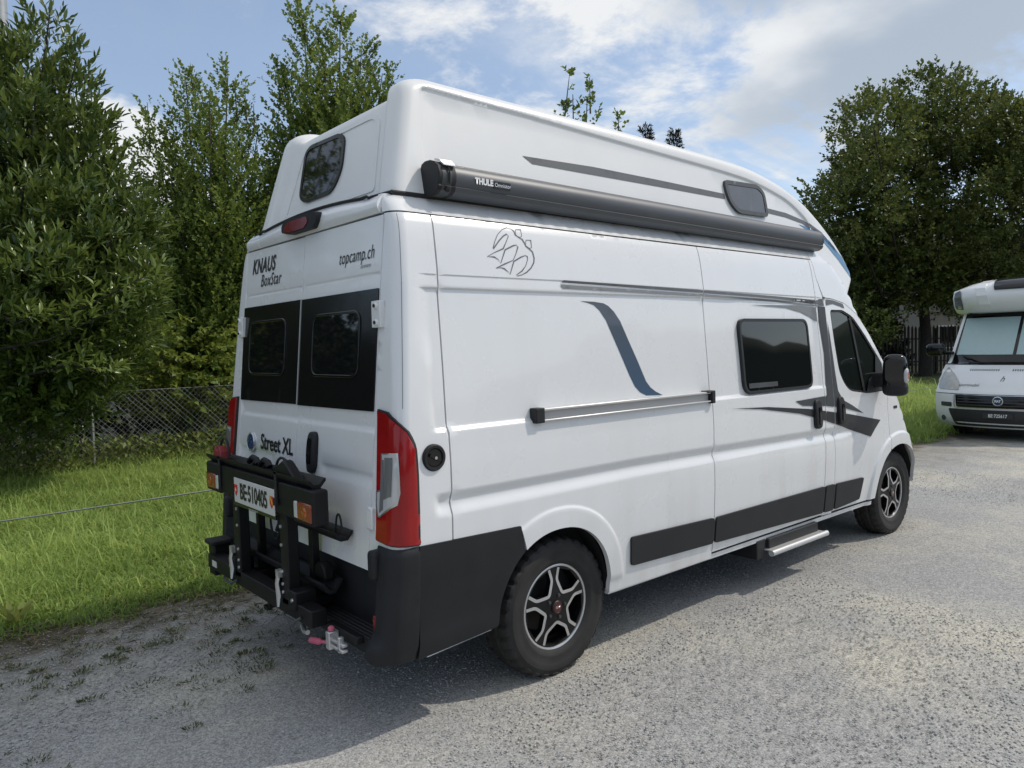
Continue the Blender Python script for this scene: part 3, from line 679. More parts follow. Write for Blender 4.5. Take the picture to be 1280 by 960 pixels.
# bumper: corners, side returns, middle with step
def bumper_corner(mirror):
    zt, zb = .862, .335
    def xo(z): return -.892
    pol = [(u_of(xo(zt), zt), zt), (u_rear(.885, zt), zt), (u_rear(.905, .83), .835), (u_rear(.905, .6), .6), (u_rear(.89, .47), .47), (u_rear(.885, .385), .385), (u_rear(.95, .37), .365), (u_of(-.905, .36), .36), (u_of(-.892, .42), .42)]
    def f(u, z):
        o_ = .012*float(sst((.864-z)/.03+.25))*(1-.5*float(sst((.45-z)/.12)))*float(sst((.15-u)/.15+.12)); o_ += .035*float(sst((.48-z)/.05))*float(sst((-.03-u)/.08))
        return bodyU(u, z, o_+.006)
    o = panel("bumper_corner", pol, f, 'black_plastic', VAN, lip=lambda u, z: (.06, .05, 0), rows=list(np.arange(.34, .87, .022)), du=.03, mirror=mirror, cols=list(np.linspace(-.12, 0, 8)))
    bevel(o, .008, 2, 50)
    side_p = [(-.298, .846), (-.882, .862), (-.882, .42), (-.890, .355), (-.60, .372), (-.44, .385)] + [p for p in ARCH_R[:IB:-1] if p[1] > .39]
    q = panel("bumper_side", side_p, lambda x, z: (x, -float(np.interp(z, _zf, _yf))-.007-.008*float(sst((.5-z)/.1)), z), 'black_plastic', VAN, lip=(0, .03, 0), rows=list(np.arange(.37, .86, .025)), du=.04, mirror=mirror); bevel(q, .006, 2, 50)
    return o
for mir in (False, True):
    o = bumper_corner(mir); s = 1 if mir else -1
    b = MB().box(-1.045, -.96, min(s*.852, s*.915), max(s*.852, s*.915), .715, .845); b.obj("bumper_stop", 'black_plastic', o, bev=.018, seg=3)
    b = MB().box(-1.045, -1.0, min(s*.885, s*.912), max(s*.885, s*.912), .49, .565); b.obj("reflector", 'deep_red_lens', o, bev=.008)
b = MB().box(-.955, -.88, -.90, .90, .40, .725).box(-1.06, -.95, -.88, .88, .385, .455)
for k in range(5): b.box(-1.055+.022*k, -1.045+.022*k, -.87, .87, .452, .461)
b.obj("rear_bumper", 'black_plastic', VAN, bev=.006)
b = MB(); b.add([(-.83, -.80, .338), (-.48, -.86, .335), (-.46, -.98, .366), (-.83, -.985, .344), (-.83, -.80, .36), (-.48, -.86, .36), (-.46, -.975, .385), (-.83, -.98, .37)], [(0, 1, 2, 3)[::-1], (4, 5, 6, 7), (0, 3, 7, 4), (3, 2, 6, 7), (2, 1, 5, 6), (1, 0, 4, 5)]); b.obj("floor_flange", 'white_paint', VAN)

# ------------------------------------------------------------------ high roof
RT = round_poly([(-.803, 2.424), (-.660, 3.000), (-.545, 3.040), (-.185, 3.036), (.40, 3.032), (1.10, 3.024), (1.80, 3.010), (2.343, 2.985), (2.76, 2.900), (3.026, 2.805), (3.28, 2.637), (3.43, 2.505), (3.545, 2.370), (3.603, 2.255), (3.600, 2.175), (3.465, 2.035)],
               [0, .09, .06, .2, .3, .3, .3, .25, .2, .15, .15, .1, .08, .03, .02, 0], 5, closed=False)
RB = [(3.465, 2.035), (3.33, 2.125), (3.237, 2.215), (3.10, 2.325), (2.95, 2.375), (2.79, 2.395), (-.30, 2.430), (-.803, 2.424)]
def roofR(z): return .79-(z-2.42)*.2
RTa = np.array(RT)
EMB = round_poly([(-.585, 2.50), (-.600, 2.66), (-.560, 2.978), (.384, 2.950), (1.064, 2.926), (1.85, 2.900), (2.35, 2.870), (2.80, 2.770), (3.05, 2.62), (3.0, 2.45), (2.7, 2.42), (-.4, 2.45)], [.1, .12, .035, .2, .2, .2, .2, .2, .15, .1, .1, .1], 6)
def roofS(x, z, off=0.0):
    p = np.array([[x, z]]); d = float(dist_poly(p, RT, False)[0]); r = .062
    y = roofR(z)
    if d < r: y -= r-math.sqrt(max(0, r*r-(r-d)**2))
    de = float(dist_poly(p, EMB)[0]); de = de if inside(p, EMB)[0] else -de
    y -= .014*float(sst((de+.009)/.018))
    return (x, -y-off, z)
ro_out = RT+RB[1:-1]
rings = []
for dd in (.006, .014, .026, .042, .062): pass
def roof_panel(mirror):
    # rows that follow the rim keep the rounded edge even
    outl = ro_out[::-1]
    pts = []
    T = np.array(resample(RT, .035, False)); tg = np.gradient(T, axis=0); tg /= np.hypot(*tg.T)[:, None]; nr = np.stack([tg[:, 1], -tg[:, 0]], 1)
    G = [T+nr*d for d in (.004, .011, .022, .036, .052, .064)]
    E = np.array(resample(EMB, .03)); te = np.roll(E, -1, 0)-np.roll(E, 1, 0); te /= np.hypot(*te.T)[:, None]; ne = np.stack([te[:, 1], -te[:, 0]], 1)
    G += [E+ne*d for d in (-.010, -.005, 0, .005, .010)]
    gx, gz = np.meshgrid(np.arange(-.75, 3.62, .09), np.arange(2.06, 3.0, .09)); g = np.stack([gx.ravel(), gz.ravel()], 1)
    g = g[(dist_poly(g, RT, False) > .08) & (dist_poly(g, EMB) > .03)]
    G = np.concatenate(G+[g]); G = G[inside(G, outl)]; G = G[dist_poly(G, outl) > .003]
    o_ = resample(outl if area(outl) > 0 else outl[::-1], .035)
    co = o_+[tuple(p) for p in G]; ed = [(i, (i+1) % len(o_)) for i in range(len(o_))]
    res = delaunay_2d_cdt([Vector(c) for c in co], ed, [], 0, 1e-5)
    V2 = np.array([tuple(v) for v in res[0]]); F = np.array([f for f in res[2] if len(f) == 3]); F = F[inside(V2[F].mean(1), o_)]
    a = V2[F]; ar = (a[:, 1, 0]-a[:, 0, 0])*(a[:, 2, 1]-a[:, 0, 1])-(a[:, 2, 0]-a[:, 0, 0])*(a[:, 1, 1]-a[:, 0, 1]); F[ar < 0] = F[ar < 0][:, ::-1]; F = F[np.abs(ar) > 1e-9]
    V = [roofS(x, z) for x, z in V2]
    # strip from the rim to the middle, sunk between the two side rails
    Tp = resample(RT, .035, False); tg = np.gradient(np.array(Tp), axis=0); tg /= np.hypot(*tg.T)[:, None]
    ts = np.array([1, .97, .94, .915, .90, .885, .87, .855, .84, .825, .80, .6, .4, .2, 0.0]); base = len(V); n = len(ts); F = [tuple(map(int, f)) for f in F]
    for i, (x, z) in enumerate(Tp):
        yy = roofR(z)-.062; nx, nz = tg[i][1], -tg[i][0]
        fade = float(sst((2.9-x)/.6)) * float(sst((i+2)/3))
        for t in ts:
            k = .050*fade*float(sst((.905-t)/.075)); crown = .012*(1-t*t)*(1-fade)
            V.append((x+nx*(k-crown), -yy*t, z+nz*(k-crown)))
    for i in range(len(Tp)-1):
        for j in range(n-1): F.append((base+i*n+j, base+(i+1)*n+j, base+(i+1)*n+j+1, base+i*n+j+1))
    if mirror: V = [(x, -y, z) for x, y, z in V]; F = [f[::-1] for f in F]
    return V, F
V1, F1 = roof_panel(False); V2_, F2_ = roof_panel(True); k = len(V1)
me = pymesh("high_roof", V1+V2_, F1+[tuple(i+k for i in f) for f in F2_], 0)
bm = bmesh.new(); bm.from_mesh(me); bmesh.ops.remove_doubles(bm, verts=bm.verts, dist=.0012); bmesh.ops.recalc_face_normals(bm, faces=bm.faces); bm.to_mesh(me); bm.free(); smooth(me, 60)
ROOF = link("high_roof", me, 'roof_gelcoat', VAN)
# black joint under the roof, side and rear
b = MB(); js = [(-.812, 0), (-.30, 0), (2.79, -.037), (2.95, -.052), (3.10, -.10), (3.237, -.21), (3.33, -.30), (3.44, -.385)]
for s in (-1, 1):
    b.tube([(x, s*(roofR(2.43+d)-.002), 2.429+d) for x, d in js], .011, 6)
rp = [(-.812, -.795, 2.429), (-.822, -.72, 2.428), (-.838, -.655, 2.424), (-.844, -.645, 2.421), (-.843, -.62, 2.432)]
rp = rp+[(-.842, y, 2.426+.030*max(0, 1-(y/.62)**2)) for y in np.linspace(-.56, .56, 13)]+[(x, -y, z) for x, y, z in rp[::-1]]
b.tube(rp, .008, 6)
b.obj("roof_seal", 'rubber', VAN)
# roof windows
def roofrear(u, z, off=0.0): return (-.803+.248*(z-2.424)+.053-off, -u, z)
rw = round_poly([(-.375, 2.601), (-.413, 2.880), (-.355, 2.912), (.010, 2.900), (.083, 2.858), (.119, 2.674), (.050, 2.560), (-.27, 2.557)], [.06, .06, .05, .05, .06, .06, .07, .04], 4)
acrylic_window([(u, z) for u, z in rw], roofrear, ROOF, .012, .024, 'dark_glass', 'gloss_black', "rear_roof_window")
inn = round_poly([(-.545, 2.49), (.515, 2.49), (.44, 2.87), (.36, 2.92), (-.40, 2.92), (-.46, 2.87)], [.02, .03, .06, .06, .06, .06], 5)
o = panel("rear_panel_bead", inn, lambda u, z: roofrear(u, z, .007), 'roof_gelcoat', ROOF, holes=[shrink(inn, .026)], lip=(.012, 0, 0), du=.5); bevel(o, .0065, 3, 50)
rs = round_poly([(1.940, 2.690), (1.925, 2.835), (2.36, 2.850), (2.440, 2.800), (2.432, 2.612), (2.03, 2.606)], [.09, .05, .1, .05, .05, .08], 5)
acrylic_window(rs[::-1], lambda u, v, off=0.0: (u, -roofR(v)+.014-off, v), ROOF, .020, .030, 'grey_glass', 'frame_grey', "roof_window")
# roof stripes
rl = lambda off: (lambda x, z: roofS(x, z, off))
def rdecal(poly, m): return panel("decal", poly, rl(.002), m, ROOF, du=.1, rows=list(np.arange(2.1, 3, .02)))
rdecal([(.052, 2.728), (.117, 2.692), (.6, 2.694), (1.2, 2.697), (1.925, 2.697), (1.925, 2.735), (1.2, 2.742), (.6, 2.744)][::-1], 'grey_decal')
rdecal([(2.445, 2.650), (2.70, 2.640), (2.95, 2.612), (3.20, 2.520), (3.40, 2.40), (3.37, 2.455), (3.20, 2.565), (2.98, 2.640), (2.72, 2.677), (2.445, 2.688)], 'grey_decal')
rdecal([(2.885, 2.603), (3.07, 2.545), (3.225, 2.470), (3.40, 2.345), (3.580, 2.185), (3.572, 2.235), (3.47, 2.375), (3.31, 2.500), (3.12, 2.580)], 'blue_decal')
# things on the roof deck: dark skylight just showing over the rear edge
b = MB().box(-.32, .18, -.33, .33, 2.97, 3.045); b.obj("roof_skylight", 'dark_glass', ROOF, bev=.02)
# ------------------------------------------------------------------ awning case
AWP = [(-.762, 2.585), (-.772, 2.605), (-.800, 2.616), (-.838, 2.614), (-.872, 2.600), (-.898, 2.572), (-.909, 2.535), (-.907, 2.500), (-.896, 2.474), (-.902, 2.468), (-.892, 2.445), (-.868, 2.428), (-.815, 2.424), (-.775, 2.438)]
def sweep(P, x0, x1, name, m, parent, k=1.0, dz=0.0, cap=True):
    n = len(P); xs = [x0, x1]; V = []
    cy, cz = np.mean([p[0] for p in P]), np.mean([p[1] for p in P])
    for i, x in enumerate(xs):
        V += [(x, cy+(p[0]-cy)*k, cz+(p[1]-cz)*k - .0115*(x+.6)) for p in P]
    F = [(i, (i+1) % n, n+(i+1) % n, n+i) for i in range(n)] + [tuple(range(n-1, -1, -1)), tuple(range(n, 2*n))]
    return link(name, pymesh(name, V, F, 30), m, parent)
AX0, AX1 = -.632, 2.965
AWP = [(y, 2.43+(z-2.43)*.84) for y, z in AWP]
AW = sweep(AWP, AX0+.10, AX1-.035, "awning", 'awning_metal', VAN)
o = sweep(AWP, AX0, AX0+.022, "awning_end", 'black_plastic', AW, 1.03); bevel(o, .006)
sweep(AWP, AX0+.022, AX0+.075, "awning_end", 'frame_grey', AW, 1.015); sweep(AWP, AX0+.0755, AX0+.1, "awning_end", 'trim_plastic', AW, 1.005)
b = MB().tube([(AX0+.035, -.905, 2.553), (AX0+.085, -.905, 2.553)], .003, 6).tube([(AX0+.055, -.908, 2.553), (AX0+.058, -.915, 2.52), (AX0+.058, -.912, 2.47)], .004, 6).lathe([(.013, 0), (.013, .01), (.008, .012)], (AX0+.05, -.898, 2.448), (0, -1, -.4), 12); b.obj("crank_socket", 'black_plastic', AW)
b = MB(); b.add([(AX0+a, y, z) for a in (.027, .095) for y, z in ((-.84, 2.588), (-.877, 2.576), (-.903, 2.553), (-.915, 2.553), (-.880, 2.586), (-.84, 2.598))], [(0, 1, 2, 3, 4, 5)[::-1], (6, 7, 8, 9, 10, 11)]+[(i, (i+1) % 6, 6+(i+1) % 6, 6+i) for i in range(6)]); b.obj("end_trim", 'silver', AW)
o = sweep(AWP, AX1-.035, AX1, "awning_end", 'frame_grey', AW, 1.0); bevel(o, .012, 3)
b = MB().box(-.58, 2.9, -.80, -.70, 2.42, 2.53); b.obj("awning_bracket", 'trim_plastic', AW)
me = text_mesh("THULE", .050, bold=.0028, align='LEFT', sx=.72); place(me, lambda a, c: (-.425+a, -.9125, 2.502+c*.8)); link("lettering", me, 'white_print', AW)
b = MB().box(-.312, -.205, -.9125, -.900, 2.482, 2.515); b.obj("badge", 'gloss_black', AW)
me = text_mesh("Omnistor", .026, align='LEFT'); place(me, lambda a, c: (-.307+a, -.9135, 2.497+c)); link("lettering", me, 'white_print', AW)
# ------------------------------------------------------------------ entrance step
b = MB().box(1.98, 2.66, -1.0, -.80, .275, .345).box(1.86, 1.97, -.98, -.5, .215, .345); STP = b.obj("entrance_step", 'trim_plastic', VAN, bev=.006)
b = MB().tube([(1.93, -1.045, .262), (2.70, -1.045, .262)], .021, 14); b.obj("step_bar", 'aluminium', STP)
b = MB().box(1.95, 2.69, -1.035, -.95, .268, .276); b.obj("step_tread", 'aluminium', STP)
# ------------------------------------------------------------------ door mirror
def lump(name, c, half, m, parent, pw=4.0, n=(24, 16), rz=0, taper=None):
    V = []; F = []; nu, nv = n
    R = Matrix.Rotation(rz, 3, 'Z')
    for j in range(nv+1):
        ph = -math.pi/2+math.pi*j/nv
        for i in range(nu):
            th = 2*math.pi*i/nu; d = [math.cos(ph)*math.cos(th), math.cos(ph)*math.sin(th), math.sin(ph)]
            s = sum(abs(q)**pw for q in d)**(-1/pw); p = Vector([d[a]*s*half[a] for a in range(3)])
            if taper: p = Vector(taper(p))
            V.append(Vector(c)+R @ p)
    for j in range(nv):
        for i in range(nu): F.append((j*nu+i, j*nu+(i+1) % nu, (j+1)*nu+(i+1) % nu, (j+1)*nu+i))
    return link(name, pymesh(name, V, F, 60), m, parent)
def mirror(s, parent):
    c = (3.62, s*1.160, 1.405)
    o = lump("mirror_housing", c, (.068, .088, .164), 'gloss_black', parent, 3.6, rz=-s*.28, taper=lambda p: (p.x*(1-.25*p.z), p.y*(1+.05*p.z/.17), p.z))
    lump("mirror_base", (c[0]+.005, c[1], c[2]-.115), (.075, .094, .060), 'black_plastic', o, 3.2, rz=-s*.28)
    R = Matrix.Rotation(-s*.28, 3, 'Z')
    V = [Vector(c)+R @ Vector((-.072, y, z)) for y, z in round_poly([(-.064, -.06), (.064, -.06), (.064, .125), (-.064, .125)], .04)]
    link("mirror_glass", pymesh("mirror_glass", V, [tuple(range(len(V)))[::-1]], 0), 'dark_glass', o)
    b = MB().box(c[0]-.05, c[0]+.08, min(s*.95, s*1.09), max(s*.95, s*1.09), 1.30, 1.42); b.obj("mirror_arm", 'black_plastic', o, bev=.02, seg=3)
    lump("turn_signal", (c[0]-.03+.045, c[1]+s*.077, c[2]-.01), (.052, .022, .062), 'clear_lens', o, 4, (16, 10), rz=-s*.28)
    lump("signal_lens", (c[0]-.03+.040, c[1]+s*.085, c[2]-.005), (.038, .018, .038), 'amber_lens', o, 4, (16, 10), rz=-s*.28)
mirror(-1, FD); mirror(1, bpy.data.objects["far_side_panel"])

# ------------------------------------------------------------------ wheels
WR, WZ = .3673, .3553
def wheel_meshes():
    D = {}
    NS = 192; V = []; F = []
    prof = [(.210, -.925), (.222, -.945), (.245, -.962), (.252, -.9635), (.256, -.9635), (.290, -.969), (.293, -.9705), (.318, -.970), (.321, -.968), (.338, -.962), (.3405, -.9645), (.353, -.956), (.362, -.938), (.3655, -.915), (.3662, -.905), (.3662, -.895), (.367, -.885), (.3672, -.868), (.3672, -.852), (.367, -.835), (.3662, -.825), (.3662, -.815), (.3655, -.805), (.362, -.782), (.352, -.765), (.30, -.755), (.22, -.775)]
    groove = {14: .009, 15: .009, 20: .009, 21: .009}
    for k in range(NS):
        a = 2*math.pi*k/NS
        for i, (r, y) in enumerate(prof):
            rr = r
            if i in groove: rr -= groove[i]
            elif 9 < i < 14 and k % 6 in (0, 1): rr -= .011 if i > 11 else .008
            elif 21 < i < 25 and (k+3) % 6 in (0, 1): rr -= .009
            elif 15 < i < 20 and (k+2*(i-16)) % 6 in (0, 1): rr -= .007
            V.append((rr*math.cos(a), y, rr*math.sin(a)))
    n = len(prof)
    for k in range(NS):
        q = (k+1) % NS
        for i in range(n-1): F.append((k*n+i, q*n+i, q*n+i+1, k*n+i+1))
    D['tyre'] = pymesh("tyre", V, F, 28); D['tyre'].materials.append(M['tyre_rubber'])
    # rim: lip and barrel
    b = MB(); b.lathe([(.209, -.930), (.2215, -.938), (.2225, -.945), (.219, -.947), (.211, -.944), (.208, -.925)], (0, 0, 0), (0, 1, 0), 64, False)
    D['lip'] = b.mesh("rim_lip", 30); D['lip'].materials.append(M['machined'])
    b = MB(); b.lathe([(.210, -.930), (.205, -.90), (.196, -.86), (.19, -.78), (.05, -.78)], (0, 0, 0), (0, 1, 0), 48, False)
    D['barrel'] = b.mesh("rim_barrel", 30); D['barrel'].materials.append(M['rim_black'])
    b = MB(); b.lathe([(.15, -.80), (.15, -.825), (.07, -.83), (.0, -.83)], (0, 0, 0), (0, 1, 0), 40, False); D['disc'] = b.mesh("brake_disc", 30); D['disc'].materials.append(M['steel_dark'])
    # five-spoke face with pentagon windows
    def pol(r, a): return (r*math.cos(a), r*math.sin(a))
    holes = []
    for k in range(5):
        a = math.pi/2+math.pi/5+2*math.pi*k/5+.02
        holes.append(round_poly([pol(.198, a-.44), pol(.203, a), pol(.198, a+.44), pol(.142, a+.50), pol(.083, a), pol(.142, a-.50)], [.010, 0, .010, .016, .014, .016], 3))
    circ = [pol(.213, 2*math.pi*k/72) for k in range(72)]
    face = lambda u, v: (u, -.938+.020*float(sst((.16-math.hypot(u, v))/.14))*0-.012*float(sst((.18-math.hypot(u, v))/.16)), v)
    D['spokes'] = panel_mesh("rim_spokes", circ, face, holes=holes, lip=(0, .035, 0), du=.03, step=.012, ang=35); D['spokes'].materials.append(M['rim_black'])
    mb = MB()
    for k in range(5):
        a = math.pi/2+math.pi/5+2*math.pi*k/5+.02
        path = round_poly([pol(.203, a-.46), pol(.142, a-.515), pol(.079, a), pol(.142, a+.515), pol(.203, a+.46)], [0, .016, .014, .016, 0], 3, closed=False)
        Vv, Ff = ribbon(path, .0165, None, None, .0018, lambda u, v, off: (face(u, v)[0], face(u, v)[1]-off, face(u, v)[2]))
        mb.add(Vv, [f[::-1] for f in Ff])
    D['edge'] = mb.mesh("spoke_edge", 0); D['edge'].materials.append(M['machined'])
    b = MB(); b.lathe([(.0125, -.93), (.0125, -.9465), (.0095, -.9465), (.008, -.956), (0, -.957)], (0, 0, 0), (0, 1, 0), 12, False)
    D['bolt'] = b.mesh("wheel_bolt", 30); D['bolt'].materials.append(M['frame_grey'])
    b = MB(); b.lathe([(.034, -.93), (.034, -.956), (.030, -.960), (.028, -.958), (0, -.959)], (0, 0, 0), (0, 1, 0), 32, False); D['cap'] = b.mesh("centre_cap", 30); D['cap'].materials.append(M['steel_dark'])
    b = MB(); b.lathe([(.027, -.9595), (0, -.9605)], (0, 0, 0), (0, 1, 0), 28, False); D['emblem'] = b.mesh("cap_emblem", 30); D['emblem'].materials.append(M['badge_red'])
    t = text_mesh("FIAT", .020, bold=.0008, sx=.8); place(t, lambda a, c: (a, -.962, c)); t.materials.append(M['silver']); D['word'] = t
    return D
WD = wheel_meshes()
def wheel(x, yoff, s, rot):
    w = empty("wheel", (0, 0, 0), parent=VAN); w.matrix_parent_inverse = wmat(VAN).inverted()
    w.matrix_basis = Matrix.Translation((x, -yoff if s < 0 else yoff, WZ)) @ Matrix.Rotation(math.pi if s > 0 else 0, 4, 'Z') @ Matrix.Rotation(rot, 4, 'Y')
    for k, nme in (('tyre', 'tyre'), ('lip', 'rim_lip'), ('barrel', 'rim_barrel'), ('disc', 'brake_disc'), ('spokes', 'rim_spokes'), ('edge', 'spoke_edge'), ('cap', 'centre_cap'), ('emblem', 'cap_emblem'), ('word', 'lettering')):
        o = bpy.data.objects.new(nme, WD[k]); COL.objects.link(o); o.parent = w
    for k in range(5):
        a = math.pi/2+2*math.pi*k/5-.28; o = bpy.data.objects.new("wheel_bolt", WD['bolt']); COL.objects.link(o); o.parent = w; o.location = (.060*math.cos(a), 0, .060*math.sin(a))
    return w
wheel(0, 0, -1, .0); wheel(4.035, .01, -1, -.16); wheel(0, 0, 1, .5); wheel(4.035, .01, 1, .9)
# ------------------------------------------------------------------ bike carrier on the back doors
BC = empty("bike_carrier", (-1.15, 0, .40), "black folded bike carrier with tail lamps and number plate behind the camper van", "bike carrier")
CB = 'carrier_black'
MB().box(-1.196, -1.135, -.50, .50, .945, 1.10).obj("light_board", CB, BC, bev=.008)
for s in (-1, 1):
    o = MB().box(-1.206, -1.128, min(s*.475, s*.69), max(s*.475, s*.69), .940, 1.105).obj("lamp_box", CB, BC, bev=.012, seg=3)
    MB().box(-1.212, -1.20, min(s*.535, s*.675), max(s*.535, s*.675), .958, 1.042).obj("red_lens", 'carrier_red_lens', o, bev=.006)
    b = MB(); b.lathe([(.026, -1.2125), (.020, -1.217), (0, -1.218)], (0, s*.612, .998), (1, 0, 0), 20, False); b.obj("amber_lens", 'amber_lens', o)
    MB().box(-1.211, -1.20, min(s*.497, s*.531), max(s*.497, s*.531), .962, 1.04).obj("clear_lens", 'clear_lens', o, bev=.005)
PL = MB().box(-1.204, -1.197, -.262, .262, .926, 1.058).obj("number_plate", 'plate_white', BC, bev=.003)
MB().box(-1.2035, -1.196, -.275, .275, .910, .9255).obj("plate_holder", 'gloss_black', PL)
me = text_mesh("BE·510405", .135, bold=.0036, sx=.62); place(me, lambda a, c: (-1.2062, -.004-a, .990+c*.86)); link("lettering", me, 'ink', PL)
me = text_mesh("www.topcamp.ch", .014, space=1.25); place(me, lambda a, c: (-1.2062, -a, .918+c)); link("lettering", me, 'white_print', PL)
def shield(yc, red):
    pol = [(yc-.02, .03), (yc+.02, .03), (yc+.02, -.005), (yc, -.03), (yc-.02, -.005)]
    b = MB(); b.prism(pol, lambda u, v: (-1.2065, -u, .992+v), (.002, 0, 0)); b.obj("shield", 'shield_red', PL)
    if red:
        b = MB().box(-1.2075, -1.2064, -yc-.011, -yc+.011, .991, .999).box(-1.2076, -1.2063, -yc-.004, -yc+.004, .984, 1.006); b.obj("shield_cross", 'plate_white', PL)
    else:
        b = MB(); b.prism([(yc-.018, .028), (yc-.006, .028), (yc+.019, -.004), (yc+.012, -.014)], lambda u, v: (-1.2078, -u, .992+v), (.0015, 0, 0)); b.obj("shield_band", 'shield_yellow', PL)
shield(-.232, True); shield(.236, False)
def tray(x0, x1, y0, y1, z, name="wheel_tray", h=.03, m=CB):
    P = [(x0, z+h), (x0+.012, z+h-.004), ((x0+x1)/2-.012, z+.004), ((x0+x1)/2+.012, z+.004), (x1-.012, z+h-.004), (x1, z+h), (x1, z+h-.012), ((x0+x1)/2+.018, z-.012), ((x0+x1)/2-.018, z-.012), (x0, z+h-.012)]
    n = len(P); V = [(x, y, zz) for y in (y0, y1) for x, zz in P]
    F = [(i, (i+1) % n, n+(i+1) % n, n+i) for i in range(n)]
    F += [tuple(range(n)), tuple(range(2*n-1, n-1, -1))]
    return link(name, pymesh(name, V, F, 30), m, BC)
def strap_loop(parent, x, y, z, w, h, r=.007):
    b = MB(); b.tube([(x, y+w*math.cos(a), z+h*math.sin(a)) for a in np.linspace(0, math.pi, 12)], r, 6); b.obj("strap", 'rubber', parent)
T1 = tray(-1.205, -1.115, -.64, .68, 1.118); strap_loop(T1, -1.16, .50, 1.15, .070, .095); strap_loop(T1, -1.165, -.29, 1.145, .075, .065)
def cup(parent, y, z, x, m, s=1.0):
    pol = [(-.085*s, -.01), (.085*s, -.01), (.075*s, .045*s), (.035*s, .085*s), (.02*s, .05*s), (-.02*s, .05*s), (-.035*s, .085*s), (-.075*s, .045*s)]
    b = MB(); b.prism(pol, lambda u, v: (x, y-u, z+v), (.05, 0, 0)); b.obj("wheel_cup", m, parent, bev=.006)
cup(T1, .52, 1.14, -1.20, 'handle_red', .75)
b = MB(); b.prism([(-.10, 0), (.17, -.02), (.13, .005), (.045, .058), (.02, .062), (-.03, .036), (-.09, .022)], lambda u, v: (-1.195, -.33-u, 1.145+v), (.05, 0, 0)); b.obj("wheel_cup", CB, T1, bev=.008)
for yy in (.12, -.03):
    b = MB(); b.tube([(-1.15, yy+.05, 1.145), (-1.15, yy, 1.172), (-1.15, yy-.05, 1.165), (-1.15, yy-.07, 1.145)], .016, 8); b.obj("clamp_knob", CB, T1)
b = MB(); b.box(-1.205, -1.20, -.30, -.275, 1.0, 1.15).box(-1.212, -1.20, -.305, -.27, .985, 1.02); b.obj("strap", 'rubber', BC)
b = MB(); b.box(-1.205, -1.20, .47, .495, .98, 1.15); b.obj("strap", 'rubber', BC)
T2 = tray(-1.09, -1.0, -.66, .60, .862); strap_loop(T2, -1.05, -.62, .88, .03, .09, .005); strap_loop(T2, -1.045, .12, .83, .06, -.11, .006)
b = MB().tube([(-1.06, .08, .93), (-1.06, .03, .89), (-1.07, .0, .83), (-1.06, .06, .78)], .012, 8); b.obj("cable", 'rubber', BC)
for s in (-1, 1):
    o = MB().box(-1.185, -1.125, s*.31-.042, s*.31+.042, .50, .95).obj("upright", CB, BC, bev=.006)
    for zz in (.88, .79, .66, .60, .56):
        b = MB(); b.lathe([(.009, -1.186), (.008, -1.192), (0, -1.193)], (0, s*.31-.022*s, zz), (1, 0, 0), 8, False); b.obj("bolt", 'machined', o)
    MB().box(-1.06, -1.02, s*.33-.02, s*.33+.02, .48, .93).obj("inner_upright", CB, BC, bev=.004)
    o = MB().box(-1.195, -1.08, s*.39-.045, s*.39+.04, .50, .59).obj("clamp", CB, BC, bev=.008)
    b = MB(); b.lathe([(.010, -1.196), (.009, -1.203), (0, -1.204)], (0, s*.40-.01, .55), (1, 0, 0), 8, False); b.obj("bolt", 'silver', o)
    b = MB(); b.tube([(-1.205, s*.40+.07, .475), (-1.215, s*.40+.05, .465), (-1.215, s*.40-.06, .465), (-1.19, s*.40-.085, .485)], .007, 6); b.obj("u_bolt", 'frame_grey', o)
    b = MB(); b.tube([(-1.195, s*.31+.045, .655), (-1.205, s*.31+.05, .60), (-1.20, s*.31+.045, .54), (-1.212, s*.31+.03, .49)], [.012, .010, .013, .006], 6).box(-1.205, -1.18, s*.31+.03, s*.31+.065, .63, .665); b.obj("tension_lever", 'machined', BC)
T3 = tray(-1.10, -.99, -.52, .60, .585, h=.05, m='black_plastic')
b = MB(); b.prism([(-.06, 0), (.06, 0), (.05, .05), (.02, .075), (-.02, .075), (-.05, .05)], lambda u, v: (-1.06, -.42-u, .63+v), (.05, 0, 0)); b.obj("wheel_cup", CB, T3, bev=.006)
b = MB().box(-1.185, -1.105, -.58, .80, .455, .535).box(-1.11, -1.07, -.86, -.58, .44, .475)
o = b.obj("base_beam", CB, BC, bev=.006)
for yy in (.69,): MB().box(-1.188, -1.184, yy-.04, yy+.03, .478, .512).obj("maker_plate", 'plate_white', o)
MB().box(-1.16, -1.06, .76, .86, .40, .60).obj("beam_foot", CB, BC, bev=.008); MB().box(-1.18, -1.05, .74, .87, .585, .612).obj("beam_foot", 'black_plastic', BC, bev=.008)
for s in (-1, 1): MB().box(-1.10, -.93, min(s*.27, s*.36), max(s*.27, s*.36), .47, .52).obj("arm", CB, BC, bev=.004)
b = MB().box(-1.15, -1.12, -.02, .01, .40, .46).box(-1.155, -1.13, .0, .05, .385, .405); b.obj("latch", CB, BC)
b = MB().tube([(-1.13, -.36, .40), (-1.14, -.40, .385), (-1.14, -.44, .39)], .012, 8); b.obj("release_hook", 'machined', BC)
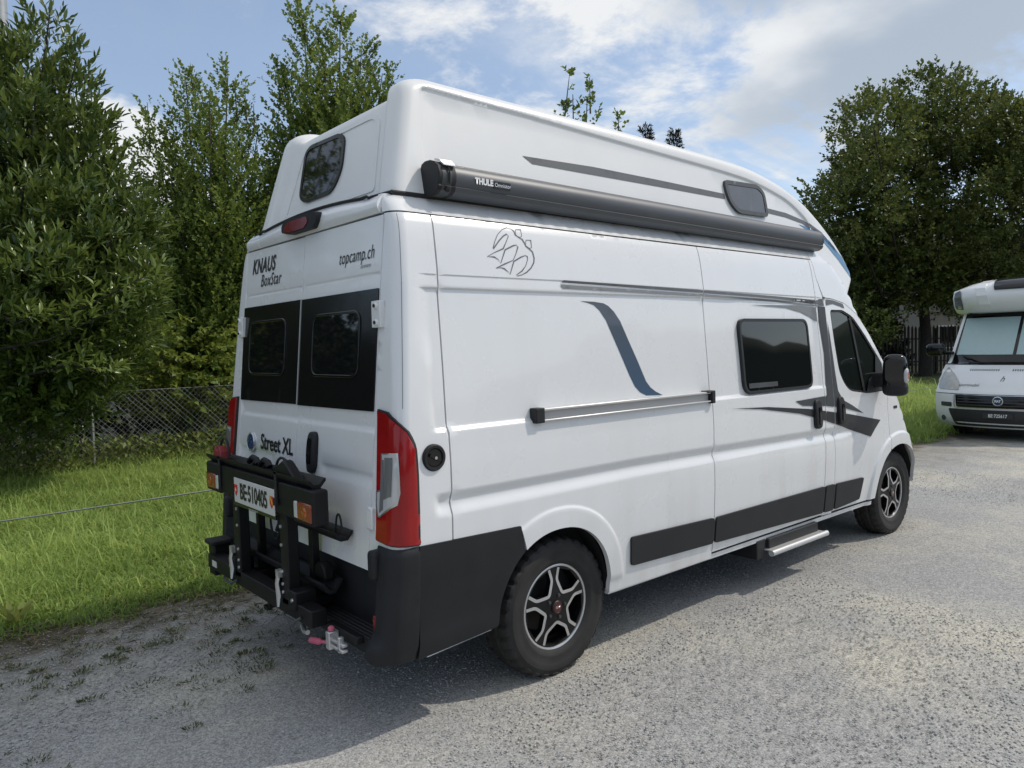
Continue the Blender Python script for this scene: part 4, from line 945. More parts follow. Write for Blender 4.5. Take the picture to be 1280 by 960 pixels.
# ball-hitch lever with pink grips at the corner of the bumper
HB = MB().box(-1.150, -1.120, -0.800, -0.640, 0.395, 0.410).box(-1.145, -1.120, -0.800, -0.660, 0.420, 0.435).box(-1.160, -1.110, -0.700, -0.665, 0.385, 0.465).box(-1.150, -1.125, -0.775, -0.755, 0.390, 0.460).obj("hitch_lever", 'machined', BC, bev=.004)
b = MB(); b.tube([(-1.14, -.66, .405), (-1.15, -.60, .395)], .008, 8).tube([(-1.15, -.60, .395), (-1.154, -.592, .394), (-1.162, -.525, .385), (-1.163, -.519, .384)], [.008, .015, .016, .010], 12); b.obj("grip", 'handle_pink', HB)
b = MB(); b.lathe([(.008, 0), (.015, .008), (.015, .020), (.008, .026)], (-1.14, -.685, .462), (0, 0, 1), 14); b.obj("grip", 'handle_pink', HB)

# ------------------------------------------------------------------ ground
def yb(x): return 1.70-.060*(x+.8) + .10*np.sin(x*1.7+.5) + .06*np.sin(x*4.1)          # rough edge of the grass
def node_mat(name):
    m = bpy.data.materials.new(name); m.use_nodes = True; M[name] = m; return m, m.node_tree.nodes, m.node_tree.links, m.node_tree.nodes["Principled BSDF"]
def gravel_mat():
    m, N, L, B = node_mat('gravel_ground')
    geo = N.new("ShaderNodeNewGeometry"); pos = geo.outputs["Position"]
    def noise(sc, det=4, ro=.6, off=(0, 0, 0), st=(1, 1, 1)):
        mp = N.new("ShaderNodeMapping"); mp.inputs[1].default_value = off; mp.inputs[3].default_value = st; L.new(pos, mp.inputs[0])
        n = N.new("ShaderNodeTexNoise"); n.inputs["Scale"].default_value = sc; n.inputs["Detail"].default_value = det; n.inputs["Roughness"].default_value = ro; L.new(mp.outputs[0], n.inputs["Vector"]); return n.outputs["Fac"]
    def vor(sc, feat='F1'):
        n = N.new("ShaderNodeTexVoronoi"); n.inputs["Scale"].default_value = sc; n.feature = feat; L.new(pos, n.inputs["Vector"]); return n
    def mr(f, a, b_, c=0., d=1., sm=True):
        n = N.new("ShaderNodeMapRange"); n.interpolation_type = 'SMOOTHSTEP' if sm else 'LINEAR'; L.new(f, n.inputs[0])
        for i, v in enumerate((a, b_, c, d)): n.inputs[1+i].default_value = v
        return n.outputs[0]
    def mixc(f, a, b_, bt='MIX'):
        n = N.new("ShaderNodeMix"); n.data_type = 'RGBA'; n.blend_type = bt
        for i, v in ((0, f), (6, a), (7, b_)):
            if isinstance(v, (int, float)): n.inputs[i].default_value = v
            elif isinstance(v, tuple): n.inputs[i].default_value = (*v, 1)
            else: L.new(v, n.inputs[i])
        return n.outputs[2]
    def mth(op, a, b_):
        n = N.new("ShaderNodeMath"); n.operation = op
        for i, v in enumerate((a, b_)):
            if isinstance(v, (int, float)): n.inputs[i].default_value = v
            else: L.new(v, n.inputs[i])
        return n.outputs[0]
    v1 = vor(92); v2 = vor(175); v3 = vor(27)
    sx = N.new("ShaderNodeSeparateXYZ"); L.new(v1.outputs["Color"], sx.inputs[0]); sx2 = N.new("ShaderNodeSeparateXYZ"); L.new(v2.outputs["Color"], sx2.inputs[0])
    grains = mth('ADD', mth('MULTIPLY', mr(sx.outputs[0], 0, 1, .54, 1.48, False), .5), mth('MULTIPLY', mr(sx2.outputs[1], 0, 1, .42, 1.6, False), .5))
    patch = mr(noise(.55, 6, .62, (2, 5, 0)), .42, .66)
    worn = mr(noise(.9, 5, .6, (7, 1, 0), (1, 1.6, 1)), .5, .72)
    base = mixc(patch, (.315, .315, .310), (.435, .418, .362))
    base = mixc(mth('MULTIPLY', worn, .5), base, (.285, .286, .290))
    col = mixc(1.0, base, grains, 'MULTIPLY')
    n = N.new("ShaderNodeCombineColor"); [L.new(grains, n.inputs[i]) for i in range(3)]
    col = mixc(1.0, base, n.outputs[0], 'MULTIPLY')
    # soil and rotted cuttings towards and under the grass
    sp = N.new("ShaderNodeSeparateXYZ"); L.new(pos, sp.inputs[0])
    edge = mth('ADD', mth('SUBTRACT', sp.outputs[1], 1.42), mth('MULTIPLY', sp.outputs[0], .060))
    edge = mth('ADD', edge, mth('MULTIPLY', mth('SUBTRACT', noise(2.2, 6, .65), .5), 1.5))
    soil = mr(edge, -.12, .28)
    dirt = mr(mth('ADD', edge, mth('MULTIPLY', mth('SUBTRACT', noise(5, 6, .7, (4, 4, 0)), .5), 2.8)), -1.5, .4, 0, .85)
    sc_ = mixc(noise(14, 5, .7), (.050, .040, .028), (.125, .105, .070))
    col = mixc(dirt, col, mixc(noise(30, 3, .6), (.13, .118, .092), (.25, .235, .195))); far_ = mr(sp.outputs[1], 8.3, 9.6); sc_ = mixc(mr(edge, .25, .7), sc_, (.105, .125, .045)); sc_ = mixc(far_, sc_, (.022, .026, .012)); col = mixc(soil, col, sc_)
    L.new(col, B.inputs["Base Color"]); B.inputs["Roughness"].default_value = .92; B.inputs["Specular IOR Level"].default_value = .25
    h = mth('ADD', mth('MULTIPLY', mr(v1.outputs["Distance"], 0, .8, 1, 0, False), .6), mth('ADD', mth('MULTIPLY', mr(v2.outputs["Distance"], 0, .8, 1, 0, False), .3), mth('MULTIPLY', noise(9, 4), .6)))
    bp = N.new("ShaderNodeBump"); bp.inputs["Strength"].default_value = .28; bp.inputs["Distance"].default_value = .006; L.new(h, bp.inputs["Height"]); L.new(bp.outputs[0], B.inputs["Normal"])
gravel_mat()
gx = np.concatenate([[-600, -200, -60, -20], np.arange(-8, 14.1, .5), [20, 40, 80, 200, 600]]); gy = np.concatenate([[-600, -200, -60, -20], np.arange(-8, 12.1, .5), [20, 40, 80, 200, 600]])
V = [(x, y, (.012*math.sin(x*.9+1)*math.sin(y*1.1) if abs(x) < 9 and abs(y) < 9 and (abs(y) > 1.3 or not -1.5 < x < 5) else 0)) for y in gy for x in gx]; n = len(gx)
F = [(j*n+i, j*n+i+1, (j+1)*n+i+1, (j+1)*n+i) for j in range(len(gy)-1) for i in range(n-1)]
tag(link("ground", pymesh("ground", V, F, 60), 'gravel_ground'), "grey gravel parking ground with sandy patches", "ground", kind='structure')

def tint_mat(name, c0, c1, rough=.5, transl=.0, spec=.4, tc=None):
    """per-leaf colour between c0 and c1 from the mesh attribute 'tint'"""
    m, N, L, B = node_mat(name)
    a = N.new("ShaderNodeAttribute"); a.attribute_name = "tint"
    mx = N.new("ShaderNodeMix"); mx.data_type = 'RGBA'; L.new(a.outputs["Fac"], mx.inputs[0]); mx.inputs[6].default_value = (*c0, 1); mx.inputs[7].default_value = (*c1, 1)
    L.new(mx.outputs[2], B.inputs["Base Color"]); B.inputs["Roughness"].default_value = rough; B.inputs["Specular IOR Level"].default_value = spec
    if transl:
        t = N.new("ShaderNodeBsdfTranslucent"); ms = N.new("ShaderNodeMixShader"); ms.inputs[0].default_value = transl
        hs = N.new("ShaderNodeHueSaturation"); hs.inputs["Hue"].default_value = .485; hs.inputs["Value"].default_value = 1.5; L.new(mx.outputs[2], hs.inputs["Color"]); L.new(hs.outputs[0], t.inputs[0])
        L.new(B.outputs[0], ms.inputs[1]); L.new(t.outputs[0], ms.inputs[2]); L.new(ms.outputs[0], N["Material Output"].inputs[0])
    return m
def np_mesh(name, V, F, tint=None, per=None, sm=False):
    """V (n,3), F (m,k) arrays of equal-sized faces; tint per face"""
    me = bpy.data.meshes.new(name); V = np.asarray(V, np.float32); F = np.asarray(F, np.int32); k = F.shape[1]
    me.vertices.add(len(V)); me.vertices.foreach_set("co", V.ravel()); me.loops.add(F.size); me.loops.foreach_set("vertex_index", F.ravel())
    me.polygons.add(len(F)); me.polygons.foreach_set("loop_start", np.arange(0, F.size, k, dtype=np.int32))
    me.update(calc_edges=True)
    if tint is not None:
        at = me.attributes.new("tint", 'FLOAT', 'FACE'); at.data.foreach_set("value", np.asarray(tint, np.float32))
    if sm: me.polygons.foreach_set("use_smooth", np.ones(len(F), bool))
    return me
def unit(a): return a/np.maximum(np.linalg.norm(a, axis=-1, keepdims=True), 1e-9)
# loose stones on the gravel
mat_st = tint_mat('stone', (.24, .24, .24), (.60, .59, .56), .85, spec=.3)
def stones(n, xr, yr_, r0, r1, power):
    t = rng.random((n, 2)); P = np.stack([xr[0]+(xr[1]-xr[0])*t[:, 0], yr_[0]+(yr_[1]-yr_[0])*t[:, 1]], 1)
    P = P[P[:, 1] < yb(P[:, 0])-.05+rng.normal(0, .12, n)]
    # only where a camera near the photograph's could see them singly
    rel = P-np.array([CAMP.x, CAMP.y]); d = rel@np.array([math.cos(yaw), math.sin(yaw)]); s = rel@np.array([math.sin(yaw), -math.cos(yaw)])
    P = P[(d > 1.2) & (np.abs(s) < d*.95+.6) & (rng.random(len(P)) < np.clip(4.2/np.maximum(d, .1), 0, 1)**power)]
    n = len(P); r = r0+(r1-r0)*rng.random(n)**2.5
    oc = np.array([(1, 0, 0), (0, 1, 0), (-1, 0, 0), (0, -1, 0), (0, 0, 1), (0, 0, -.5)], float)
    a = rng.random(n)*6.28; c, s_ = np.cos(a), np.sin(a); O = oc[None]*(0.65+.7*rng.random((n, 6, 1)))*r[:, None, None]*np.array([1.15, .9, .62])
    Vv = np.stack([O[..., 0]*c[:, None]-O[..., 1]*s_[:, None]+P[:, 0:1], O[..., 0]*s_[:, None]+O[..., 1]*c[:, None]+P[:, 1:2], O[..., 2]+r[:, None]*.12], 2)
    f = np.array([(0, 1, 4), (1, 2, 4), (2, 3, 4), (3, 0, 4), (1, 0, 5), (2, 1, 5), (3, 2, 5), (0, 3, 5)])
    Ff = (f[None]+6*np.arange(n)[:, None, None]).reshape(-1, 3)
    return Vv.reshape(-1, 3), Ff, np.repeat(np.clip(rng.beta(2.0, 2.4, n), 0, 1), 8)
Vs, Fs, ts_ = stones(150000, (-3.2, 7.5), (-3.4, 2.1), .0028, .0082, 1.6)
tag(link("gravel", np_mesh("gravel", Vs, Fs, ts_), 'stone'), "loose grey stones lying all over the gravel ground", "gravel", kind='stuff')

# ------------------------------------------------------------------ grass
tint_mat('grass_blade', (.150, .250, .050), (.430, .535, .165), .5, .45, .3)
def blades(P, h, lean, w, az=None):
    n = len(P); a = rng.random(n)*6.283 if az is None else az; d = np.stack([np.cos(a), np.sin(a), 0*a], 1); s = np.stack([-np.sin(a), np.cos(a), 0*a], 1)
    up = np.array([0, 0, 1.0]); b0 = P; m1 = P+up*(h*.55)[:, None]+d*(h*lean*.28)[:, None]; tp = P+up*(h*(1-.30*lean**2))[:, None]+d*(h*lean*.95)[:, None]
    Vv = np.stack([b0-s*w[:, None], b0+s*w[:, None], m1-s*(w*.8)[:, None], m1+s*(w*.8)[:, None], tp], 1).reshape(-1, 3)
    f = np.array([(0, 1, 3), (0, 3, 2), (2, 3, 4)]); return Vv, (f[None]+5*np.arange(n)[:, None, None]).reshape(-1, 3)
def sinn(P, s, k=0.0):
    x, y = P[:, 0]*s+k, P[:, 1]*s-k; return (np.sin(x*1.3+2*np.sin(y*.7))+np.sin(y*1.7+1.5*np.sin(x*.9))+np.sin((x+y)*2.3))/3
def grass(name, n, xr, yr_, label, hmul=1.0, near=True):
    t = rng.random((n, 2)); P = np.stack([xr[0]+(xr[1]-xr[0])*t[:, 0], yr_[0]+(yr_[1]-yr_[0])*t[:, 1]], 1); e = P[:, 1]-yb(P[:, 0])+.10*sinn(P, 6)
    if near:
        d = np.hypot(P[:, 0]-CAMP.x, P[:, 1]-CAMP.y); k = rng.random(n) < np.clip(6.2/d, 0, 1)**1.15
    else: k = np.ones(n, bool)
    k &= (e > -.05) & (rng.random(n) < np.clip(.30+e*1.1, 0, 1)); P = P[k]; e = e[k]; n = len(P)
    z = np.zeros(n); cl = sinn(P, 1.6)+.6*sinn(P, 4.2, 3)
    h = (.085+.10*rng.random(n)**1.5+.045*np.clip(cl, -1, 1.2))*np.clip(.45+e*1.2, .4, 1.0)*hmul*(1+1.2*(rng.random(n) < .03))
    Vv, Ff = blades(np.c_[P, z], h, .35+1.25*rng.random(n), (.0026+.0028*rng.random(n))*(1+.06*np.hypot(P[:, 0]-CAMP.x, P[:, 1]-CAMP.y)/1.5))
    tn = np.clip(.45+.22*cl+rng.normal(0, .22, n)-.35*(e < .15), 0, 1)
    return tag(link(name, np_mesh(name, Vv, Ff, np.repeat(tn, 3)), 'grass_blade'), label, "grass", kind='stuff')
grass("grass", 330000, (-4.6, 4.2), (1.3, 9.6), "long bright green grass between the gravel edge and the wire mesh fence")
grass("grass", 100000, (8.4, 22), (.9, 7.0), "green grass beyond the gravel beside the white motorhome", 1.7, False)
# clover and broad leaves low in the sward
def leaf_quads(P, D, Lg, Wd, up=None, fold=.18, droop=.0, four=False):
    """one leaf per row: base P, direction D, length, width -> triangles"""
    n = len(P); D = unit(D); U = unit((np.array([0, 0, 1.0])+rng.normal(0, .45, (n, 3))) if up is None else up); S = unit(np.cross(D, U)); Nn = np.cross(S, D)
    L3, W3 = Lg[:, None], Wd[:, None]; tip = P+D*L3-Nn*L3*droop*np.ones((n, 1)) if np.isscalar(droop) else P+D*L3-Nn*L3*droop[:, None]
    dr = droop if np.isscalar(droop) else droop[:, None]
    if four:
        a = P+D*L3*.30-Nn*L3*dr*.15; b_ = P+D*L3*.66-Nn*L3*dr*.5; f_ = Nn*W3*fold
        Vv = np.stack([P, a-S*W3*.46+f_, a+S*W3*.46+f_, a, b_-S*W3*.42+f_, b_+S*W3*.42+f_, b_, tip], 1)
        f = np.array([(0, 1, 3), (0, 3, 2), (1, 4, 6), (1, 6, 3), (3, 6, 5), (3, 5, 2), (4, 7, 6), (6, 7, 5)])
        f = f[:, ::-1]
        return Vv.reshape(-1, 3), (f[None]+8*np.arange(n)[:, None, None]).reshape(-1, 3), 8
    m = P+D*L3*.45-Nn*L3*dr*.3; f_ = Nn*W3*fold
    Vv = np.stack([P, m-S*W3*.5+f_, m+S*W3*.5+f_, tip], 1); f = np.array([(0, 2, 3), (0, 3, 1)])
    return Vv.reshape(-1, 3), (f[None]+4*np.arange(n)[:, None, None]).reshape(-1, 3), 2
tint_mat('herb_leaf', (.075, .12, .022), (.24, .27, .075), .5, .3, .35)
def herbs(n, xr, yr_, lo, hi, size, name, label, zmax, dens=None):
    P = np.stack([xr[0]+(xr[1]-xr[0])*rng.random(n), yr_[0]+(yr_[1]-yr_[0])*rng.random(n), rng.random(n)*zmax], 1); e = P[:, 1]-yb(P[:, 0]); k = (e > lo) & (e < hi)
    if dens is not None: k &= dens(P, e)
    P = P[k]; n = len(P); a = rng.random(n)*6.283; D = np.stack([np.cos(a), np.sin(a), .2+.9*rng.random(n)], 1); Lg = size*(.5+rng.random(n))
    Vv, Ff, q = leaf_quads(P, D, Lg, Lg*.45)
    return tag(link(name, np_mesh(name, Vv, Ff, np.repeat(np.clip(rng.normal(.5, .25, n), 0, 1), q)), 'herb_leaf'), label, "weeds", kind='stuff')
herbs(16000, (-4.2, 3.4), (1.5, 7), .05, 9, .035, "clover", "clover and low broad leaves among the long grass", .10)
def tufts(nc):
    C_ = np.stack([-2.9+3.0*rng.random(nc), -.55+2.3*rng.random(nc)], 1); e = C_[:, 1]-yb(C_[:, 0]); C_ = C_[(e < .15) & (rng.random(nc) < np.exp(-((e+.55)/.75)**2))]
    P = []; D = []; L_ = []
    for c in C_:
        k = int(rng.integers(14, 60)); r = .015+.055*rng.random()**1.5; a = rng.random(k)*6.283; q = np.sqrt(rng.random(k))*r; st = 1+1.2*rng.random()
        P.append(np.stack([c[0]+q*np.cos(a)*st, c[1]+q*np.sin(a)*.8, .003+.004*rng.random(k)], 1)); D.append(np.stack([np.cos(a), np.sin(a), .35+1.1*rng.random(k)], 1)); L_.append(.010+.020*rng.random(k)**1.5)
    P = np.concatenate(P); D = np.concatenate(D); L_ = np.concatenate(L_); Vv, Ff, q = leaf_quads(P, D, L_, L_*.30)
    tag(link("creeping_weeds", np_mesh("creeping_weeds", Vv, Ff, np.repeat(np.clip(rng.normal(.25, .22, len(P)), 0, 1), q)), 'weed_leaf'), "small dark tufts of weed creeping over the gravel at its grassy edge", "weeds", kind='stuff')
tint_mat('weed_leaf', (.065, .080, .028), (.19, .205, .075), .55, .2, .3)
tufts(470)
tint_mat('cuttings', (.07, .055, .03), (.24, .20, .12), .8, 0, .2)
n = 16000; P = np.stack([-4.2+6*rng.random(n), .4+2.1*rng.random(n), .004+.020*rng.random(n)], 1); e = P[:, 1]-yb(P[:, 0]); P = P[(e > -1.0) & (e < .45) & (rng.random(n) < np.exp(-((e+.05)/.36)**2))]; n = len(P); a = rng.random(n)*6.283
Vv, Ff, q = leaf_quads(P, np.stack([np.cos(a), np.sin(a), .12*rng.normal(0, 1, n)], 1), .03+.09*rng.random(n), .004+.006*rng.random(n))
tag(link("cut_grass", np_mesh("cut_grass", Vv, Ff, np.repeat(rng.random(n), q)), 'cuttings'), "dry brown grass cuttings lying along the gravel edge", "cut grass", kind='stuff')
# fence-foot weeds
n = 7000; P = np.stack([-4+8*rng.random(n), 8.5+1.2*rng.random(n), .45*rng.random(n)**1.6], 1); a = rng.random(n)*6.283; Lg = .05+.09*rng.random(n)
Vv, Ff, q = leaf_quads(P, np.stack([np.cos(a), np.sin(a), .3+rng.random(n)], 1), Lg, Lg*.4)
tag(link("fence_weeds", np_mesh("fence_weeds", Vv, Ff, np.repeat(np.clip(rng.normal(.35, .25, n), 0, 1), q)), 'herb_leaf'), "tangle of weeds along the foot of the wire mesh fence", "weeds", kind='stuff')
# a rosette at the gravel's edge
WP = empty("broad_leaved_weed", (-2.03, 1.98, 0), "single broad-leaved weed standing up at the corner of grass and gravel", "weed")
for k in range(9):
    a = k*2.4; Vv, Ff, q = leaf_quads(np.array([[-2.03+.01*math.cos(a), 1.98+.01*math.sin(a), .01]]), np.array([[math.cos(a)*.55, math.sin(a)*.55, 1.0-.05*k]]), np.array([.17+.05*random.random()]), np.array([.045]), fold=.12, droop=.12, four=True)
    link("leaf", np_mesh("leaf", Vv, Ff, np.full(len(Ff), .75+.2*random.random())), 'herb_leaf', WP)

# ------------------------------------------------------------------ cable fence and wire mesh fence
mat('galvanised', (.42, .43, .43), .45, metal=.5, var=.15, scale=10); mat('mesh_wire', (.30, .31, .30), .5, metal=.3); mat('cable', (.17, .19, .18), .5, metal=.3); mat('old_wood', (.16, .125, .09), .85, var=.4, scale=14); mat('dark_wood', (.060, .050, .040), .85, var=.4, scale=9)
CF = empty("cable_fence", (5, 2.5, 0), "low single green-grey cable strung across the grass behind the camper van", "cable fence")
xs = np.linspace(-9, 20, 60); pst = [-9, 1.6, 8.0, 20]
b = MB(); b.tube([(x, 2.5, .612-.02*math.sin(math.pi*((x+9) % 9.67)/9.67)) for x in xs], .0065, 6); b.obj("wire", 'cable', CF)
for x in pst: MB().tube([(x, 2.5, -.1), (x, 2.5, .66), (x, 2.5, .68)], [.045, .045, .03], 10).obj("post", 'old_wood', CF)
MF = empty("wire_mesh_fence", (0, 9.1, 0), "low diamond wire mesh fence on pale metal posts along the far edge of the grass", "fence")
for x in (-5.2, -2.68, -.16, 2.36, 4.88, 7.4): MB().tube([(x, 9.1, -.1), (x+.015, 9.1, 1.25), (x+.015, 9.1, 1.262)], [.024, .024, .012], 10).obj("post", 'galvanised', MF)
b = MB(); H = 1.16; st_ = .088
for k in range(int((12.6+H)/st_)+1):
    x = -5.2-H+k*st_
    for dx in (H, -H):
        x0, x1 = (x, x+H) if dx > 0 else (x+H, x); p0, p1 = Vector((x0, 9.085, .02)), Vector((x1, 9.085+.004, H+.02))
        sag = .012*math.sin(k*1.3)
        b.tube([p0, (p0+p1)/2+Vector((0, sag, sag)), p1], .0026, 3, False)
tag(b.obj("mesh", 'mesh_wire', MF, ang=0), kind='stuff')
for z in (.06, 1.18): MB().tube([(-5.2, 9.09, z), (7.4, 9.09, z)], .0028, 5).obj("line_wire", 'mesh_wire', MF)

# ------------------------------------------------------------------ trees
tint_mat('laurel_leaf', (.038, .074, .018), (.190, .250, .060), .30, .22, .5)
tint_mat('maple_leaf', (.064, .114, .024), (.215, .280, .064), .48, .34, .4)
tint_mat('lime_leaf', (.040, .066, .016), (.145, .175, .042), .5, .30, .35)
tint_mat('shrub_leaf', (.075, .130, .020), (.240, .290, .060), .5, .35, .4)
tint_mat('shaded_leaf', (.012, .020, .008), (.040, .055, .016), .5, .2, .35)  # near-black green: the shade under the canopy is put into the leaf colour
tint_mat('needle', (.010, .018, .008), (.028, .040, .014), .6, .1, .3)
mat('bark', (.085, .070, .055), .9, var=.45, scale=16); mat('dark_bark', (.040, .034, .028), .9, var=.4, scale=12); mat('twig', (.09, .075, .04), .8)
def shoots(B, D, Ls, per, leaf, ratio, up=.35, spread=1.0, droop=.15, four=False, tint=(.5, .22), extra_t=None, jit=.3):
    """leaves set along shoots: B base (n,3), D direction, Ls length"""
    n = len(B); D = unit(D); A = unit(np.cross(D, rng.normal(0, 1, (n, 3)))); C2 = np.cross(D, A)
    t = (np.arange(per)+.6)/per; t = t[None]*np.ones((n, 1)); ang = np.arange(per)[None]*2.4+rng.random((n, 1))*6.28
    sag = np.array([0, 0, -1.0])[None, None]*(t**2*Ls[:, None]*.06)[..., None]
    P = B[:, None]+D[:, None]*(t*Ls[:, None])[..., None]+sag
    R = A[:, None]*np.cos(ang)[..., None]+C2[:, None]*np.sin(ang)[..., None]
    LD = D[:, None]*(.35+.6*t[..., None])+R*spread*(1.0-.55*t[..., None])+np.array([0, 0, up])+rng.normal(0, jit, P.shape)*.6
    Lg = leaf*(.65+.6*rng.random(P.shape[:2]))*(.75+.35*np.sin(np.clip(t, 0, 1)*2.6))
    tn = np.repeat(rng.normal(tint[0], tint[1]*.7, (n, 1)), per, 1)+rng.normal(0, tint[1]*.7, (n, per))+(0 if extra_t is None else extra_t[:, None])
    P = P.reshape(-1, 3); LD = LD.reshape(-1, 3); Lg = Lg.ravel()
    Vv, Ff, q = leaf_quads(P, LD, Lg, Lg*ratio, up=unit(np.array([0, 0, 1.0])+rng.normal(0, .5, P.shape)), fold=.16, droop=droop, four=four)
    return Vv, Ff, np.repeat(np.clip(tn.ravel(), 0, 1), q)
def join(parts):
    V = []; F = []; T = []; k = 0
    for v, f, t in parts: V.append(v); F.append(f+k); T.append(t); k += len(v)
    return np.concatenate(V), np.concatenate(F), np.concatenate(T)
def limb_mesh(limbs):
    b = MB()
    for path, r in limbs: b.tube(path, r, 7 if r[0] > .04 else 5)
    return b
def in_spindle(n, base, tip, R, shape=.75, surf=.55):
    """points in a plume from base to tip, thicker towards its skin"""
    base = np.array(base, float); tip = np.array(tip, float); ax = tip-base; Lx = np.linalg.norm(ax); ax /= Lx
    t = rng.beta(1.25, 1.35, n); r = R*np.sin(np.pi*np.clip(t, .0, 1)**shape)**.8*(surf+(1-surf)*rng.random(n))**.5*np.sqrt(rng.random(n))**.6
    a = rng.random(n)*6.283; A = np.cross(ax, [.3, .8, .1]); A /= np.linalg.norm(A); B2 = np.cross(ax, A)
    rad = A*np.cos(a)[:, None]+B2*np.sin(a)[:, None]
    return base+ax*(t*Lx)[:, None]+rad*r[:, None], rad, ax, t
def at(px, py, D): return np.array(CAMP)+(np.array(fwd)+np.array(r2)*((px-640)/931.64)-np.array(u2)*((py-480)/931.64))*D
def plume_tree(name, base, tips, R, n_each, leaf, ratio, label, group, mt, whips=(), z0=.8, trunk_r=.13, per=11, tint=(.5, .22), up=.4, Ls=(.25, .6), cat="tree"):
    T = empty(name, tuple(base), label, cat, group); base = np.array(base, float); parts = []; limbs = []
    top = np.mean([t[2] for t in tips]); limbs.append(([base+[0, 0, -.1], base+[.03, .02, 1.2], base+[.0, .05, 2.6], base+[.05, 0, top*.55]], [trunk_r, trunk_r*.85, trunk_r*.65, trunk_r*.35]))
    for i, tp in enumerate(tips):
        tp = np.array(tp, float); rr = R*(.8+.4*rng.random()) if np.isscalar(R) else R[i]; b0 = base*[1, 1, 0]+[0, 0, z0+.7*rng.random()]+(tp-base)*[.18, .18, 0]
        P, rad, ax, t = in_spindle(n_each, b0, tp, rr); D = rad*.75+ax*.55+np.array([0, 0, .45])+rng.normal(0, .25, P.shape)
        parts.append(shoots(P, D, Ls[0]+(Ls[1]-Ls[0])*rng.random(len(P)), per, leaf, ratio, up=up, tint=tint, extra_t=.16*(t-.5)))
        limbs.append(([base+[0, 0, .9+.5*rng.random()], (base*[1, 1, 0]+[0, 0, 1.5])*.45+b0*.3+tp*.25, b0*.35+tp*.65, tp], [trunk_r*.5, trunk_r*.36, trunk_r*.2, .008]))
    for w0, w1, k in whips:
        w0, w1 = np.array(w0, float), np.array(w1, float); tt = rng.random(k); P = w0+(w1-w0)*tt[:, None]+rng.normal(0, .03, (k, 3))
        parts.append(shoots(P, (w1-w0)/np.linalg.norm(w1-w0)+rng.normal(0, .35, (k, 3)), np.full(k, .16), 6, leaf, ratio, up=.3, tint=tint)); limbs.append(([w0, (w0+w1)/2, w1], [.02, .012, .005]))
    Vv, Ff, tn = join(parts); tag(link("crown", np_mesh("crown", Vv, Ff, tn), mt, T), kind='stuff')
    limb_mesh(limbs).obj("trunk", 'bark', T, ang=60)
    return T
G1 = "young broadleaf trees behind the wire mesh fence"
D1 = 14.5
# tree between laurel and camper
tips = [at(232, 96, D1), at(285, 92, D1+.3), at(188, 150, D1-.2), at(322, 165, D1), at(262, 118, D1-.6), at(210, 200, D1-.7), at(300, 190, D1-.6), at(255, 170, D1+.7), at(175, 235, D1-.3), at(340, 220, D1+.2), at(280, 260, D1-1), at(225, 270, D1-1)]
bs = at(262, 440, D1); bs[2] = 0
plume_tree("field_maple", bs, tips, .68, 470, .070, .85, "bushy upright broadleaf tree just left of the camper van's rear", None, 'maple_leaf',
           whips=[(at(188, 190, D1), at(184, 128, D1), 16), (at(243, 120, D1), at(238, 88, D1), 12), (at(284, 125, D1), at(282, 84, D1), 12), (at(308, 150, D1), at(306, 112, D1), 9), (at(296, 150, D1), at(294, 110, D1), 9), (at(318, 170, D1), at(317, 130, D1), 9)])
D2 = 15.5
tips = [at(378, 22, D2), at(425, 24, D2), at(452, 62, D2), at(352, 95, D2-.2), at(478, 92, D2), at(405, 70, D2-.6), at(385, 100, D2-.6), at(440, 105, D2-.6), at(362, 160, D2-.3), at(492, 130, D2+.2), at(342, 215, D2-.2), at(330, 260, D2-.6), at(420, 150, D2-.9)]
bs = at(420, 440, D2); bs[2] = 0
plume_tree("field_maple", bs, tips, .68, 460, .076, .88, "tall broadleaf tree rising over the camper van's rear roof corner", None, 'maple_leaf', z0=1.6,
           whips=[(at(385, 60, D2), at(371, 5, D2), 26), (at(428, 40, D2), at(424, 20, D2), 10), (at(398, 62, D2), at(397, 26, D2), 9), (at(350, 110, D2), at(346, 76, D2), 12), (at(456, 85, D2), at(468, 62, D2), 10), (at(484, 105, D2), at(488, 78, D2), 9), (at(380, 120, D2), at(382, 84, D2), 8)])
D3 = 16.0
bs = at(722, 430, D3); bs[2] = 0
plume_tree("field_maple", bs, [at(716, 118, D3), at(734, 122, D3), at(725, 160, D3), at(770, 168, D3), at(690, 190, D3)], .30, 60, .10, .9, "leafy treetop with two upright sprigs showing above the middle of the camper van's roof", None, 'maple_leaf', z0=2,
           whips=[(at(706, 145, D3), at(712, 92, D3), 10), (at(738, 142, D3), at(737, 97, D3), 10), (at(773, 165, D3), at(773, 146, D3), 5)], per=7)
tips = [np.array(q) for q in ((-4.4, 11.6, 9.4), (-5.2, 11.2, 8.6), (-3.7, 11.2, 8.3), (-4.9, 12.2, 8.8), (-6.0, 11.4, 7.4), (-3.5, 11.9, 7.4), (-5.4, 10.5, 6.6), (-4.0, 10.7, 6.8), (-6.6, 10.8, 6.4))]
plume_tree("field_maple", (-4.6, 11.5, 0), tips, .95, 240, .11, .8, "tall bushy broadleaf tree left of the cherry laurel, beyond the picture's left edge", None, 'maple_leaf')
